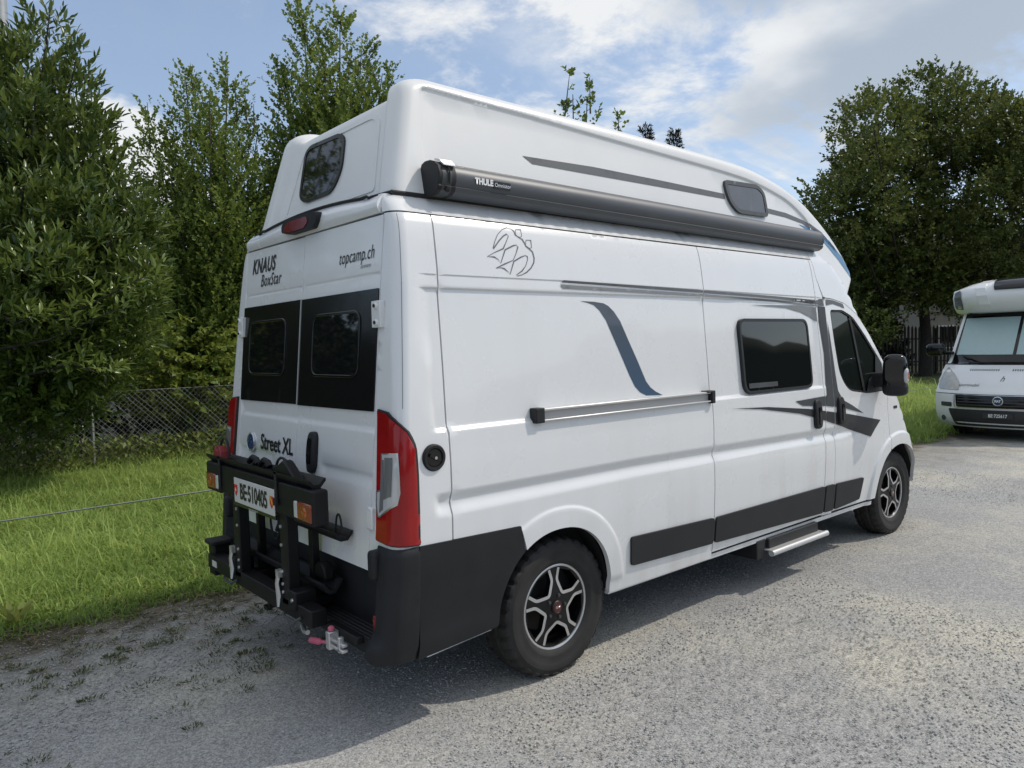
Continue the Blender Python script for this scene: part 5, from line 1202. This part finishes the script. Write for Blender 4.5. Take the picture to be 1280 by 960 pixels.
# conifers far behind the roof
def conifer(px, py, D, r, label):
    tp = at(px, py, D); base = tp.copy(); base[2] = 0; T = empty("conifer", tuple(base), label, "tree", "conifer tops behind the camper van's roof"); n = 620; h = rng.random(n)**.8; a = rng.random(n)*6.283; R = (1-h)*r*(.55+.45*rng.random(n))+.05; d = np.stack([np.cos(a), np.sin(a), .25+.5*h], 1)
    P = base+np.stack([np.cos(a)*R*.6, np.sin(a)*R*.6, .8+h*(tp[2]-.9)], 1)
    Vv, Ff, tn = shoots(P, d, .22+.45*(1-h), 10, .12, .3, up=.25, spread=.7, tint=(.45, .25)); tag(link("crown", np_mesh("crown", Vv, Ff, tn), 'needle', T), kind='stuff')
    MB().tube([base, base*.5+tp*.5, tp], [.16, .09, .01], 7).obj("trunk", 'dark_bark', T)
conifer(806, 156, 27, 2.2, "dark conifer tip over the roof, nearer the leafy sprigs"); conifer(842, 162, 29, 2.2, "dark conifer tip over the roof, farther from the leafy sprigs")

# cherry laurel: big glossy leaves; the 300 nearest the camera are single leaves
def laurel():
    cx, cy = -1.25, 10.1; T = empty("cherry_laurel", (cx, cy, 0), "huge glossy dark cherry laurel overhanging the fence at the left edge", "laurel tree")
    parts = []; limbs = []; n = 2700
    # crown: flattened egg with upright leaders
    lead = [at(62, 18, 10.3), at(20, 60, 9.8), at(95, 75, 10.2), at(120, 150, 9.8), at(45, 120, 9.4), at(150, 225, 9.7), at(-20, 90, 9.8), at(176, 262, 9.6), at(90, 230, 8.9), at(30, 230, 8.7), at(140, 300, 9.0), at(180, 350, 9.2), at(60, 320, 8.3), at(-30, 300, 8.6), at(-60, 180, 9.4), at(150, 395, 9.0), at(100, 420, 8.8)]
    B = []; D = []; TT = []
    for i, tp in enumerate(lead):
        b0 = np.array([cx, cy, .6])+(tp-np.array([cx, cy, .6]))*.30; L_ = np.linalg.norm(tp-b0)
        P, rad, ax, t = in_spindle(430 if i < 8 else 380, b0, tp, .62+.10*L_*.5, .8, .5); B.append(P); D.append(rad*.6+ax*.75+np.array([0, 0, .28])+rng.normal(0, .22, P.shape)); TT.append(.10*(t-.5))
        limbs.append(([(cx, cy, .5), np.array([cx, cy, .8])*.6+b0*.4+[0, 0, .2], b0, b0*.4+tp*.6, tp], [.10, .07, .05, .028, .008]))
    B = np.concatenate(B); D = np.concatenate(D); TT = np.concatenate(TT)
    k = B[:, 2] > .25; B, D, TT = B[k], D[k], TT[k]
    Vv, Ff, tn = shoots(B, D, .22+.24*rng.random(len(B)), 10, .136, .285, up=.36, spread=.85, droop=.22, four=True, tint=(.36, .30), extra_t=TT*2)
    # low branches and suckers in front of the mesh
    m = 330; P = np.stack([-3.8+3.4*rng.random(m), 8.2+.9*rng.random(m), .10+.95*rng.random(m)], 1); P = P[(P[:, 0] < -.7-.55*(P[:, 2])+.6*rng.random(m))]
    v2, f2, t2 = shoots(P, np.stack([rng.normal(.2, .5, len(P)), rng.normal(-.5, .4, len(P)), .5+.4*rng.random(len(P))], 1), .28+.2*rng.random(len(P)), 9, .11, .34, up=.3, droop=.2, four=True, tint=(.62, .22))
    # a few bare boughs with pale young leaves reaching out over the fence
    bo = [(at(-20, 440, 8.8), at(60, 425, 8.5), at(150, 385, 8.3)), (at(10, 400, 8.9), at(75, 400, 8.5), at(182, 345, 8.4)), (at(-20, 380, 9), at(20, 405, 8.3), at(38, 398, 8.0)), (at(30, 470, 8.9), at(90, 455, 8.6), at(135, 470, 8.4))]
    pp = []
    for a, b_, c in bo:
        limbs.append(([np.array([cx, cy, 1.3]), a, b_, c], [.035, .018, .012, .005])); tt = np.linspace(.25, 1, 13); q = a*((1-tt)**2)[:, None]+b_*(2*tt*(1-tt))[:, None]+c*(tt**2)[:, None]; pp.append(q)
    q = np.concatenate(pp); v3, f3, t3 = shoots(q, unit(np.stack([rng.normal(.5, .5, len(q)), rng.normal(-.4, .4, len(q)), .35+.5*rng.random(len(q))], 1)), .2+.15*rng.random(len(q)), 8, .13, .30, up=.15, droop=.3, four=True, tint=(.85, .2))
    Vv, Ff, tn = join([(Vv, Ff, tn), (v2, f2, t2), (v3, f3, t3)])
    nl = len(Vv)//8; cen = Vv.reshape(nl, 8, 3).mean(1); rel = cen-np.array(CAMP); dep = rel@np.array(fwd); sx_ = 640+931.64*(rel@np.array(r2))/dep
    Lf = np.linalg.norm(Vv.reshape(nl, 8, 3)[:, 7]-Vv.reshape(nl, 8, 3)[:, 0], axis=1)/dep
    sc_ = np.where((sx_ > 0) & (sx_ < 200) & (dep < np.quantile(dep, .35)), Lf, 0); idx = np.argsort(-sc_)[:300]; single = np.zeros(nl, bool); single[idx] = True
    V8 = Vv.reshape(nl, 8, 3); tl = tn.reshape(nl, 8)[:, 0]; Fb = Ff.reshape(nl, 8, 3)[0]-0
    for i in idx:
        me = bpy.data.meshes.new("leaf"); me.from_pydata(V8[i].tolist(), [], (Fb-Fb.min()).tolist()); a_ = me.attributes.new("tint", 'FLOAT', 'FACE'); a_.data.foreach_set("value", np.full(8, tl[i], np.float32)); link("leaf", me, 'laurel_leaf', T)
    r = ~single; nr = int(r.sum()); Fr = ((Fb-Fb.min())[None]+8*np.arange(nr)[:, None, None]).reshape(-1, 3)
    tag(link("foliage", np_mesh("foliage", V8[r].reshape(-1, 3), Fr, np.repeat(tl[r], 8)), 'laurel_leaf', T), kind='stuff')
    limb_mesh(limbs).obj("trunk", 'dark_bark', T, ang=60)
laurel()

# shrubs: dark understorey behind the fence and a bright young maple
def shrub(name, c, size, n, leaf, ratio, mt, label, cat="shrub", group=None, layered=False, tint=(.5, .22), per=9, hollow=.35):
    T = empty(name, (c[0], c[1], 0), label, cat, group); P = rng.normal(0, 1, (n, 3)); P = unit(P)*(hollow+(1-hollow)*rng.random((n, 1)))**.6
    P = P*np.array(size); P[:, 2] = np.abs(P[:, 2]) if c[2] == 0 else P[:, 2]
    k = .30*np.sin(P[:, 0]*4.1+c[0])+.30*np.sin(P[:, 1]*3.7+2)+.30*np.sin(P[:, 2]*4.6+c[1]); P = P[k > -.42]
    D = unit(P/np.array(size))+np.array([0, 0, .35])+rng.normal(0, .3, P.shape)
    if layered:
        lv = .13*np.sin(P[:, 0]*3.1+1)+.10*np.sin(P[:, 1]*4+P[:, 0]*1.7); P[:, 2] = np.round((P[:, 2]+lv)/.27)*.27-lv*1.6+rng.normal(0, .045, len(P)); D[:, 2] = .02+.12*rng.random(len(P))
    P = P+np.array(c); k = P[:, 2] > .08; P, D = P[k], D[k]
    Vv, Ff, tn = shoots(P, D, .22+.35*rng.random(len(P)), per, leaf, ratio, up=.1 if layered else .3, tint=tint, droop=.25 if layered else .15)
    tag(link("foliage", np_mesh("foliage", Vv, Ff, tn), mt, T), kind='stuff')
    limb_mesh([([(c[0], c[1], -.05), (c[0]+.1*i*(-1)**i, c[1]+.05*i, max(.4, c[2]*.6)), (c[0]+.35*i*(-1)**i, c[1]+.1*i, c[2]+size[2]*.4)], [.045, .03, .01]) for i in range(1, 5)]).obj("stem", 'dark_bark', T, ang=60)
    return T
c = at(232, 462, 13.2); shrub("young_maple", (c[0], c[1], 1.35), (1.0, .7, .95), 560, .12, .75, 'shrub_leaf', "bright green layered young maple lit by the sun behind the wire mesh fence", "shrub", None, True, (.55, .25))
SHL = {-1.0: "dark shady shrub at the foot of the cherry laurel, behind the fence post", 1.2: "dark shady shrub just behind the bright young maple", 3.4: "dark shady shrub under the tree left of the camper van, right of the young maple"}
DK = [(-3.6, 12.0, 2.3, 2.6), (-1.0, 12.8, 2.1, 2.4), (1.2, 12.6, 1.9, 2.2), (3.4, 12.4, 2.1, 2.6), (5.6, 12.0, 2.0, 2.6), (8.0, 11.6, 2.2, 2.6), (10.6, 11.3, 2.2, 2.5), (-6.2, 12.0, 2.4, 3.0)]
for x, y, w, h in DK+[(-8.8, 11.0, 2.6, 3.6), (-11.5, 9.5, 2.8, 3.8), (-14.5, 7.5, 3.0, 3.8), (-6.2, 9.6, 2.0, 3.2)]: shrub("dark_shrub", (x, y, 0), (w*.75, 1.0, h*1.3), 700, .13, .55, 'shaded_leaf', SHL.get(x, "dark shady shrub in the thicket under the trees, hidden behind nearer plants"), "shrub", "dark shrubs under the trees")
# broad tree at the right
def broad_tree(name, base, clumps, leaf, per, n_c, label, mt, trunk_r, trunk_top, group=None, tint=(.45, .24), whips=()):
    T = empty(name, tuple(base), label, "tree", group); base = np.array(base, float); parts = []; limbs = [([base, base+[.05, 0, trunk_top*.5], base+[0, .1, trunk_top], base+[.1, .1, trunk_top*2.2]], [trunk_r*1.15, trunk_r, trunk_r*.85, trunk_r*.35])]
    for c, r in clumps:
        n = int(n_c*(r/1.7)**2); U = unit(rng.normal(0, 1, (n, 3))); P = U*(.45+.55*rng.random((n, 1)))**.5*r*np.array([1, 1, .85])+c; D = U*.8+np.array([0, 0, .30])+rng.normal(0, .35, (n, 3))
        parts.append(shoots(P, D, .30+.45*rng.random(n), per, leaf, .8, up=.2, tint=tint, extra_t=np.full(n, rng.normal(0, .11))))
        if c[2] > trunk_top+2.4: limbs.append(([base+[0, 0, trunk_top*(.9+.6*rng.random())], base*.4+np.array(c)*.6+[0, 0, -.6], c], [trunk_r*.35, trunk_r*.2, .02]))
    for w0, w1, k in whips:
        w0, w1 = np.array(w0, float), np.array(w1, float); tt = rng.random(k); P = w0+(w1-w0)*tt[:, None]+rng.normal(0, .12, (k, 3))
        parts.append(shoots(P, (w1-w0)/np.linalg.norm(w1-w0)+rng.normal(0, .4, (k, 3)), np.full(k, .35), per, leaf, .8, up=.3, tint=tint)); limbs.append(([w0, (w0+w1)/2, w1], [.04, .025, .01]))
    Vv, Ff, tn = join(parts); tag(link("crown", np_mesh("crown", Vv, Ff, tn), mt, T), kind='stuff'); limb_mesh(limbs).obj("trunk", 'dark_bark', T, ang=60); return T
DT = 31.0
bs = at(1157, 440, DT); bs[2] = 0
cl = []
outl_px = [(1062, 262, 50), (1080, 205, 38), (1050, 320, 42), (1092, 160, 40), (1130, 185, 52), (1158, 122, 34), (1190, 150, 48), (1225, 165, 46), (1262, 185, 46), (1300, 190, 60), (1345, 230, 70), (1380, 300, 70), (1100, 240, 60), (1160, 230, 66), (1225, 245, 66), (1290, 270, 70), (1070, 330, 52), (1130, 310, 64), (1200, 325, 66), (1270, 345, 66), (1340, 350, 60), (1050, 375, 34), (1088, 380, 32), (1150, 345, 42), (1215, 355, 40), (1060, 285, 55), (1112, 345, 45), (1320, 400, 40), (1170, 180, 46), (1064, 345, 40), (1075, 410, 26), (1272, 168, 34), (1312, 165, 44), (1350, 180, 50), (1242, 150, 30)]
for i, (px, py, r) in enumerate(outl_px):
    for dd in ((0,) if i % 3 else (-2.6, 2.4)): cl.append((at(px, py, DT+dd+rng.normal(0, 1.2)), r/931.64*DT))
wh = [(at(1048, 222, DT), at(1040, 172, DT), 8), (at(1062, 190, DT), at(1056, 150, DT), 7), (at(1098, 165, DT), at(1095, 118, DT), 16), (at(1075, 150, DT), at(1085, 128, DT), 18), (at(1160, 125, DT), at(1168, 84, DT), 30), (at(1195, 125, DT), at(1198, 82, DT), 12), (at(1118, 160, DT), at(1122, 130, DT), 10), (at(1250, 160, DT), at(1254, 122, DT), 10), (at(1216, 150, DT), at(1222, 118, DT), 14), (at(1275, 170, DT), at(1278, 140, DT), 10)]
broad_tree("broad_field_maple", bs, cl, .135, 10, 360, "big round dark green broadleaf tree with a thick trunk behind the white motorhome", 'lime_leaf', .22, 3.2, whips=wh)
def ground_at(px, D): p = at(px, 430, D); p[2] = 0; return p
for i, (px, D, w, h) in enumerate([(1085, 34, 2.2, 3.4), (1045, 36, 2.4, 3.6)]):
    p = ground_at(px, D); shrub("garden_shrub", (p[0], p[1], 0), (w, 1.4, h), 620, .24, .6, 'shaded_leaf', ["dark garden shrub at the left end of the picket fence, beside the camper van's mirror", "dark garden shrub behind the camper van's windscreen edge, left of the picket fence"][i], "shrub", "dark garden shrubs by the picket fence", per=8)
# ------------------------------------------------------------------ picket fence, house, lamp pole
PF = empty("picket_fence", tuple(ground_at(1120, 32)), "old dark wooden picket fence in the shade behind the far tree trunk", "fence")
pa, pb = ground_at(1062, 32), ground_at(1330, 34.5); nP = int(np.linalg.norm(pb-pa)/.185)
dv = (pb-pa)/np.linalg.norm(pb-pa); nv = np.array([-dv[1], dv[0], 0]); pm = None
b = MB(); b.prism([(-.05, 0), (.05, 0), (.05, 1.95), (0, 2.05), (-.05, 1.95)], lambda u, v: tuple(dv*u+np.array([0, 0, v+.08])), tuple(nv*.025)); pm = b.mesh("picket"); pm.materials.append(M['dark_wood'])
for i in range(nP):
    p = pa+dv*(i*.185); o = bpy.data.objects.new("picket", pm); COL.objects.link(o); o.parent = PF; o.matrix_parent_inverse = wmat(PF).inverted(); o.location = (p[0], p[1], random.uniform(-.03, .03)); o.rotation_euler = (0, random.uniform(-.012, .012), 0)
for z in (.55, 1.55):
    b = MB(); b.tube([pa+nv*.06+[0, 0, z], pb+nv*.06+[0, 0, z]], .04, 4); b.obj("rail", 'dark_wood', PF)
for i in range(0, nP, 12):
    p = pa+dv*(i*.185)+nv*.12; MB().box(p[0]-.06, p[0]+.06, p[1]-.06, p[1]+.06, 0, 2.0).obj("post", 'dark_wood', PF)
mat('house_plaster', (.26, .235, .20), .9, var=.2, scale=.8); mat('roof_tiles', (.05, .042, .04), .8, var=.3, scale=3)
HC = ground_at(1235, 44); HM = Matrix.Translation(Vector(HC)) @ Matrix.Rotation(math.atan2(dv[1], dv[0]), 4, 'Z')
HS = empty("house", tuple(HC), "plain plastered house half hidden in the shade behind the big tree", "house")
def hbox(name, m, *bb, parent=HS, bev=0):
    b = MB().box(*bb); me = b.mesh(name); me.transform(HM); return link(name, me, m, parent)
wl = hbox("wall", 'house_plaster', -4.2, 9, 0, 8, -.2, 5.2)
hbox("string_course", 'house_plaster', -4.28, 9.08, -.14, -.003, 3.02, 3.20, parent=wl)
for x in (-2.9, .2, 3.3, 6.4):
    for z in (.9, 3.6):
        w = hbox("window", 'plate_white', x-.6, x+.6, -.05, .05, z, z+1.35); hbox("pane", 'dark_glass', x-.52, x-.03, -.062, -.04, z+.08, z+1.27, parent=w); hbox("pane", 'dark_glass', x+.03, x+.52, -.062, -.04, z+.08, z+1.27, parent=w)
b = MB(); b.add([(-4.8, -.6, 5.1), (9.6, -.6, 5.1), (9.6, 8.6, 5.1), (-4.8, 8.6, 5.1), (-4.2, 4, 8.4), (9, 4, 8.4)], [(3, 2, 1, 0), (0, 1, 5, 4), (2, 3, 4, 5), (0, 4, 3), (1, 2, 5)]); me = b.mesh("roof"); me.transform(HM); link("roof", me, 'roof_tiles', HS)
pp = at(-1, 15, 19); LP = empty("lamp_post", (pp[0], pp[1], 0), "tall pale grey metal pole rising behind the laurel at the left edge", "pole")
MB().tube([(pp[0], pp[1], -.1), (pp[0], pp[1], 7), (pp[0], pp[1], 13)], [.20, .19, .18], 16).obj("pole", 'galvanised', LP); MB().box(pp[0]-.3, pp[0]+.3, pp[1]-1.6, pp[1]+.3, 13, 13.18).obj("lamp_head", 'galvanised', LP, bev=.03)
# wooded ridges that close the view all round; those behind the camera show in the van's windows
mat('far_wood', (.030, .042, .020), .9, var=.4, scale=.05)
def ridge(a0, a1, R, h):
    V = []; F = []; k = 400
    for i in range(k+1):
        a = a0+(a1-a0)*i/k; hh = h*(.7+.25*math.sin(a*7)+.12*math.sin(a*17+1)+.06*math.sin(a*41)+.03*math.sin(a*97)+.02*math.sin(a*233)+.03*rng.random()); c_, s_ = math.cos(a), math.sin(a)
        V += [(R*c_, R*s_, -1), ((R+3)*c_, (R+3)*s_, hh*.8), ((R+10)*c_, (R+10)*s_, hh), ((R+40)*c_, (R+40)*s_, -1)]
    for i in range(k):
        for j in range(3): F.append((i*4+j, (i+1)*4+j, (i+1)*4+j+1, i*4+j+1))
    tag(link("wooded_hills", pymesh("wooded_hills", V, F, 60), 'far_wood'), "low wooded ridge closing the horizon", "hills", kind='structure')
ridge(-math.pi, math.pi, 150, 24)
# ------------------------------------------------------------------ white motorhome, nose towards us
mat('mh_paint', (.80, .81, .81), .35, coat=.5, coat_rough=.1, var=.05, scale=1.5); mat('blind', (.42, .55, .55), .5, var=.03); mat('mh_dark', (.030, .031, .033), .5); mat('mh_lamp', (.42, .42, .40), .12, coat=.8, var=.25, scale=12)
MH = empty("motorhome", (13.5, .2, 0), "white motorhome facing us with pale blinds closed behind its windscreen", "motorhome")
YC = .2
PX = [(.20, 10.86), (.28, 10.76), (.42, 10.72), (.60, 10.71), (.76, 10.74), (.80, 10.78), (.95, 10.88), (1.10, 11.06), (1.20, 11.28), (1.24, 11.42), (1.60, 11.66), (2.02, 11.95), (2.10, 12.0)]
PW = [(.20, .99), (.42, 1.03), (.76, 1.04), (.95, 1.03), (1.20, 1.02), (1.24, 1.015), (1.70, .99), (2.10, .96)]
def mf(y, z, off=0.0):
    w = float(np.interp(z, [p[0] for p in PW], [p[1] for p in PW])); t = min(1, abs(y-YC)/w); k = .36 if z < 1.0 else (.36-.16*min(1, (z-1.0)/.22))
    return (float(np.interp(z, [p[0] for p in PX], [p[1] for p in PX]))+k*t**3-off, y, z)
def mpanel(name, poly, m, off, parent=MH, holes=(), lip=.04, rnd=0, rows=None, du=.08):
    poly = round_poly(poly, rnd, 4) if rnd else poly
    return panel(name, [(-y, z) for y, z in poly], lambda u, z: mf(-u, z, off), m, parent, holes=[[(-y, z) for y, z in h] for h in holes], lip=(lip, 0, 0), rows=rows, du=du)
def mloft(name, zs, m, parent=MH, wk=1.0):
    V = []; F = []; T = np.linspace(-1, 1, 31)
    for z in zs:
        w = float(np.interp(z, [p[0] for p in PW], [p[1] for p in PW]))*wk
        for t in T: V.append(mf(YC+t*w, z))
        V.append((V[-1][0]+.75, V[-1][1], z)); V.insert(len(V)-32, (V[len(V)-32][0]+.75, V[len(V)-32][1], z))
    n = 33
    for i in range(len(zs)-1):
        for j in range(n-1): F.append((i*n+j, (i+1)*n+j, (i+1)*n+j+1, i*n+j+1))
    return link(name, pymesh(name, V, F, 40), m, parent)
bmp = mloft("bumper", [.20, .24, .28, .35, .42, .5, .60, .68, .735], 'mh_paint'); bon = mloft("bonnet", [.745, .76, .80, .87, .95, 1.02, 1.10, 1.15, 1.195], 'mh_paint'); mloft("windscreen", [1.205, 1.24, 1.4, 1.6, 1.8, 2.02, 2.10], 'gloss_black')
# lower grille in dark plastic, upper grille with slats
mpanel("bumper_insert", [(YC-.72, .225), (YC+.66, .225), (YC+.76, .50), (YC-.82, .50)], 'mh_dark', .012, bmp, rnd=.03)
gr = mpanel("grille", [(YC-.62, .535), (YC+.62, .535), (YC+.64, .725), (YC-.64, .725)], 'gloss_black', .010, bmp, rnd=.03)
for z in (.575, .620, .665, .705): mpanel("slat", [(YC-.60, z-.010), (YC+.60, z-.010), (YC+.60, z+.010), (YC-.60, z+.010)], 'mh_dark', .026, gr, lip=.02)
mpanel("grille_rim", [(YC-.66, .522), (YC+.66, .522), (YC+.67, .738), (YC-.67, .738)], 'silver', .016, bmp, holes=[round_poly([(YC-.64, .532), (YC+.64, .532), (YC+.65, .728), (YC-.65, .728)], .03)], rnd=.035, du=.3)
b = MB(); b.lathe([(.075, .0), (.075, -.03), (.066, -.036), (.060, -.030), (0, -.028)], mf(YC, .645, 0), (1, 0, 0), 28, False); e = b.obj("badge", 'silver', gr)
b = MB(); b.lathe([(.060, -.0315), (0, -.032)], mf(YC, .645, 0), (1, 0, 0), 28, False); b.obj("badge_face", 'badge_blue', e)
me = text_mesh("FIAT", .052, bold=.002, sx=.85); place(me, lambda a, c: (mf(YC, .645)[0]-.035, YC-a, .645+c)); link("lettering", me, 'white_print', e)
pl = MB().box(mf(YC, .42)[0]-.030, mf(YC, .42)[0]-.012, YC-.21, YC+.21, .368, .455).obj("number_plate", 'mh_dark', bmp, bev=.003)
me = text_mesh("BE·725617", .092, bold=.0015, sx=.66); place(me, lambda a, c: (mf(YC, .42)[0]-.032, YC-a, .412+c*.8)); link("lettering", me, 'white_print', pl)
for s in (-1, 1):
    mpanel("headlight", [(YC+s*.60, .80), (YC+s*.98, .805), (YC+s*1.01, .86), (YC+s*.995, 1.03), (YC+s*.93, 1.165), (YC+s*.76, 1.06), (YC+s*.62, .93)][::s], 'mh_lamp', .012, MH, rnd=.04)
    mpanel("bumper_vent", [(YC+s*.70, .53), (YC+s*.90, .53), (YC+s*.90, .60), (YC+s*.70, .60)][::s], 'frame_grey', .006, bmp, rnd=.015)
    b = MB(); c_ = mf(YC+s*.86, .33); b.lathe([(.045, -.012), (.040, -.018), (0, -.018)], c_, (1, -s*.5, 0), 16, False); b.obj("fog_lamp", 'frame_grey', bmp)
    mpanel('screen_pillar', [(YC+s*.955, 1.215), (YC+s*1.012, 1.215), (YC+s*.958, 2.09), (YC+s*.905, 2.09)][::s], 'mh_paint', .010, MH, rows=[1.4, 1.6, 1.8])
    # blinds closed behind the screen, pleated
    y0, y1 = YC+s*.025, YC+s*.90
    P = []; zz = np.linspace(1.36, 1.985, 2); ys = np.linspace(y0, y1, 70); V = []; F = []
    for z in zz:
        for i, y in enumerate(ys): x = mf(y*1.0 if z < 1.9 else YC+(y-YC)*.985, z, .006)[0]-(.004 if i % 2 else 0); V.append((x, y if z < 1.9 else YC+(y-YC)*.985, z))
    n = len(ys); F = [(i, i+1, n+i+1, n+i) for i in range(n-1)]
    link("blind", pymesh("blind", V, F, 0), 'blind', MH)
    # slits in the bonnet, wipers
    for k in range(14):
        y = YC+s*(.10+.032*k); mpanel("air_slit", [(y-.007, 1.105), (y+.007, 1.105), (y+.016, 1.135), (y+.002, 1.135)], 'gloss_black', .004, bon, lip=.004, du=.05)
    b = MB(); b.tube([mf(YC+.35*s+.05, 1.225, .03), mf(YC+.55*s, 1.27, .04), mf(YC+.80*s, 1.36, .03)], [.012, .010, .007], 6); b.obj("wiper", 'rubber', MH)
    o = lump("door_mirror", (11.62, YC+s*1.23, 1.45), (.09, .15, .11), 'gloss_black', MH, 3.6); MB().box(11.58, 11.68, min(YC+s*.95, YC+s*1.12), max(YC+s*.95, YC+s*1.12), 1.36, 1.42).obj("mirror_arm", 'gloss_black', o, bev=.015)
    # side of the cab
    b = MB(); b.add([(11.1, YC+s*1.0, .3), (12.7, YC+s*1.03, .3), (12.7, YC+s*1.0, 2.12), (12.2, YC+s*.96, 2.10), (11.62, YC+s*1.012, 1.24), (11.2, YC+s*1.03, .95)], [(0, 1, 2, 3, 4, 5)]); b.obj("cab_door", 'mh_paint', MH)
    b = MB(); b.add([(11.8, YC+s*1.03, 1.28), (12.6, YC+s*1.04, 1.28), (12.6, YC+s*1.02, 1.95), (12.25, YC+s*.99, 1.97)], [(0, 1, 2, 3)]); b.obj("cab_window", 'tinted_glass', MH)
    b = MB().box(12.72, 18.0, min(YC+s*.9, YC+s*1.14), max(YC+s*.9, YC+s*1.14), .45, 2.2).box(12.3, 12.8, min(YC+s*.9, YC+s*1.135), max(YC+s*.9, YC+s*1.135), .45, 1.2); b.obj("side_wall", 'mh_paint', MH, bev=.02)
    for x in (13.2, 15.3, 16.6): MB().box(x, x+.9, min(YC+s*1.12, YC+s*1.16), max(YC+s*1.12, YC+s*1.16), 1.35, 1.95).obj("side_window", 'dark_glass', MH, bev=.02)
    for x in (11.75, 16.3):
        w = empty("wheel", (0, 0, 0), parent=MH); w.matrix_parent_inverse = wmat(MH).inverted(); w.matrix_basis = Matrix.Translation((x, YC+s*.02, .335)) @ Matrix.Rotation(math.pi if s > 0 else 0, 4, 'Z') @ Matrix.Scale(.93, 4)
        for k_, nme in (('tyre', 'tyre'), ('lip', 'rim_lip'), ('barrel', 'rim_barrel'), ('spokes', 'rim_spokes'), ('cap', 'centre_cap')):
            o = bpy.data.objects.new(nme, WD[k_]); COL.objects.link(o); o.parent = w
me = text_mesh("sportmobil", .065, shear=.3, sx=1.1); place(me, lambda a, c: mf(YC+.47-a, .885+c, .006)); link("lettering", me, 'grey_decal', bon)
me = text_mesh("h", .12, shear=.3); place(me, lambda a, c: mf(YC-.0-a, .985+c, .006)); link("lettering", me, 'frame_grey', bon)
# cap over the cab: rounded moulding with skylight and corner markers
V = []; F = []; T = np.linspace(-1, 1, 33)
capP = [(2.085, 12.10), (2.06, 11.86), (2.09, 11.66), (2.19, 11.53), (2.34, 11.49), (2.47, 11.54), (2.565, 11.68), (2.625, 11.98), (2.67, 12.6), (2.70, 13.4)]
for i, (z, x) in enumerate(capP):
    for t in T: V.append((x+.55*abs(t)**3.5, YC+t*(1.08+.05*i/9-.12*max(0, (z-2.45)/.25)*(1 if i < 8 else .9)), z-.06*t*t*(z > 2.5)))
n = 33; F = [(i*n+j, (i+1)*n+j, (i+1)*n+j+1, i*n+j+1) for i in range(len(capP)-1) for j in range(n-1)]
me = pymesh("cab_cap", V, F, 50); bm = bmesh.new(); bm.from_mesh(me); bmesh.ops.recalc_face_normals(bm, faces=bm.faces); bm.to_mesh(me); bm.free(); cap = link("cab_cap", me, 'mh_paint', MH)
def capf(y, s, off=0.0):
    i = min(len(capP)-2, int(s)); f = s-i; t = (y-YC)/1.1; x = capP[i][1]*(1-f)+capP[i+1][1]*f+.55*abs(t)**3.5; z = capP[i][0]*(1-f)+capP[i+1][0]*f; return (x-off, y, z-.06*t*t*(z > 2.5)+off*.6)
for s in (-1, 1):
    panel("marker_panel", [(-(YC+s*1.03), 2.5), (-(YC+s*1.05), 4.6), (-(YC+s*.90), 4.9), (-(YC+s*.84), 3.0), (-(YC+s*.86), 2.3)][::-s], lambda u, v: capf(-u, v, .020), 'grey_decal', cap, du=.05, rows=list(np.arange(2.2, 5, .3)), lip=(.01, 0, 0))
    panel("cap_rib", [(-(YC+s*.50), 2.2), (-(YC+s*.62), 5.5), (-(YC+s*.62), 7.5), (-(YC+s*.46), 7.5), (-(YC+s*.46), 5.5), (-(YC+s*.34), 2.2)][::-s], lambda u, v: capf(-u, v, .014), 'mh_paint', cap, du=.06, rows=list(np.arange(2.2, 7.6, .3)), lip=(.03, 0, 0))
panel("skylight", [(-(YC+.30), 4.7), (YC*-1+.30, 4.7), (-YC+.38, 7.4), (-(YC+.38), 7.4)], lambda u, v: capf(-u, v, .03), 'gloss_black', cap, du=.06, rows=list(np.arange(4.7, 7.4, .3)), lip=(.03, 0, -.02))
b = MB().box(13.3, 18.0, YC-1.12, YC+1.12, 2.12, 2.66).box(17.95, 18.02, YC-1.1, YC+1.1, .5, 2.7).box(11.7, 17.9, YC-.85, YC+.85, .30, .75); b.obj("coach_body", 'mh_paint', MH, bev=.05)
MB().box(11.35, 12.9, YC-.85, YC+.85, .25, 1.15).box(12.35, 12.9, YC-.8, YC+.8, 1.1, 2.1).box(11.95, 12.9, YC-.80, YC+.80, 2.02, 2.10).obj("inner_shell", 'underside', MH)
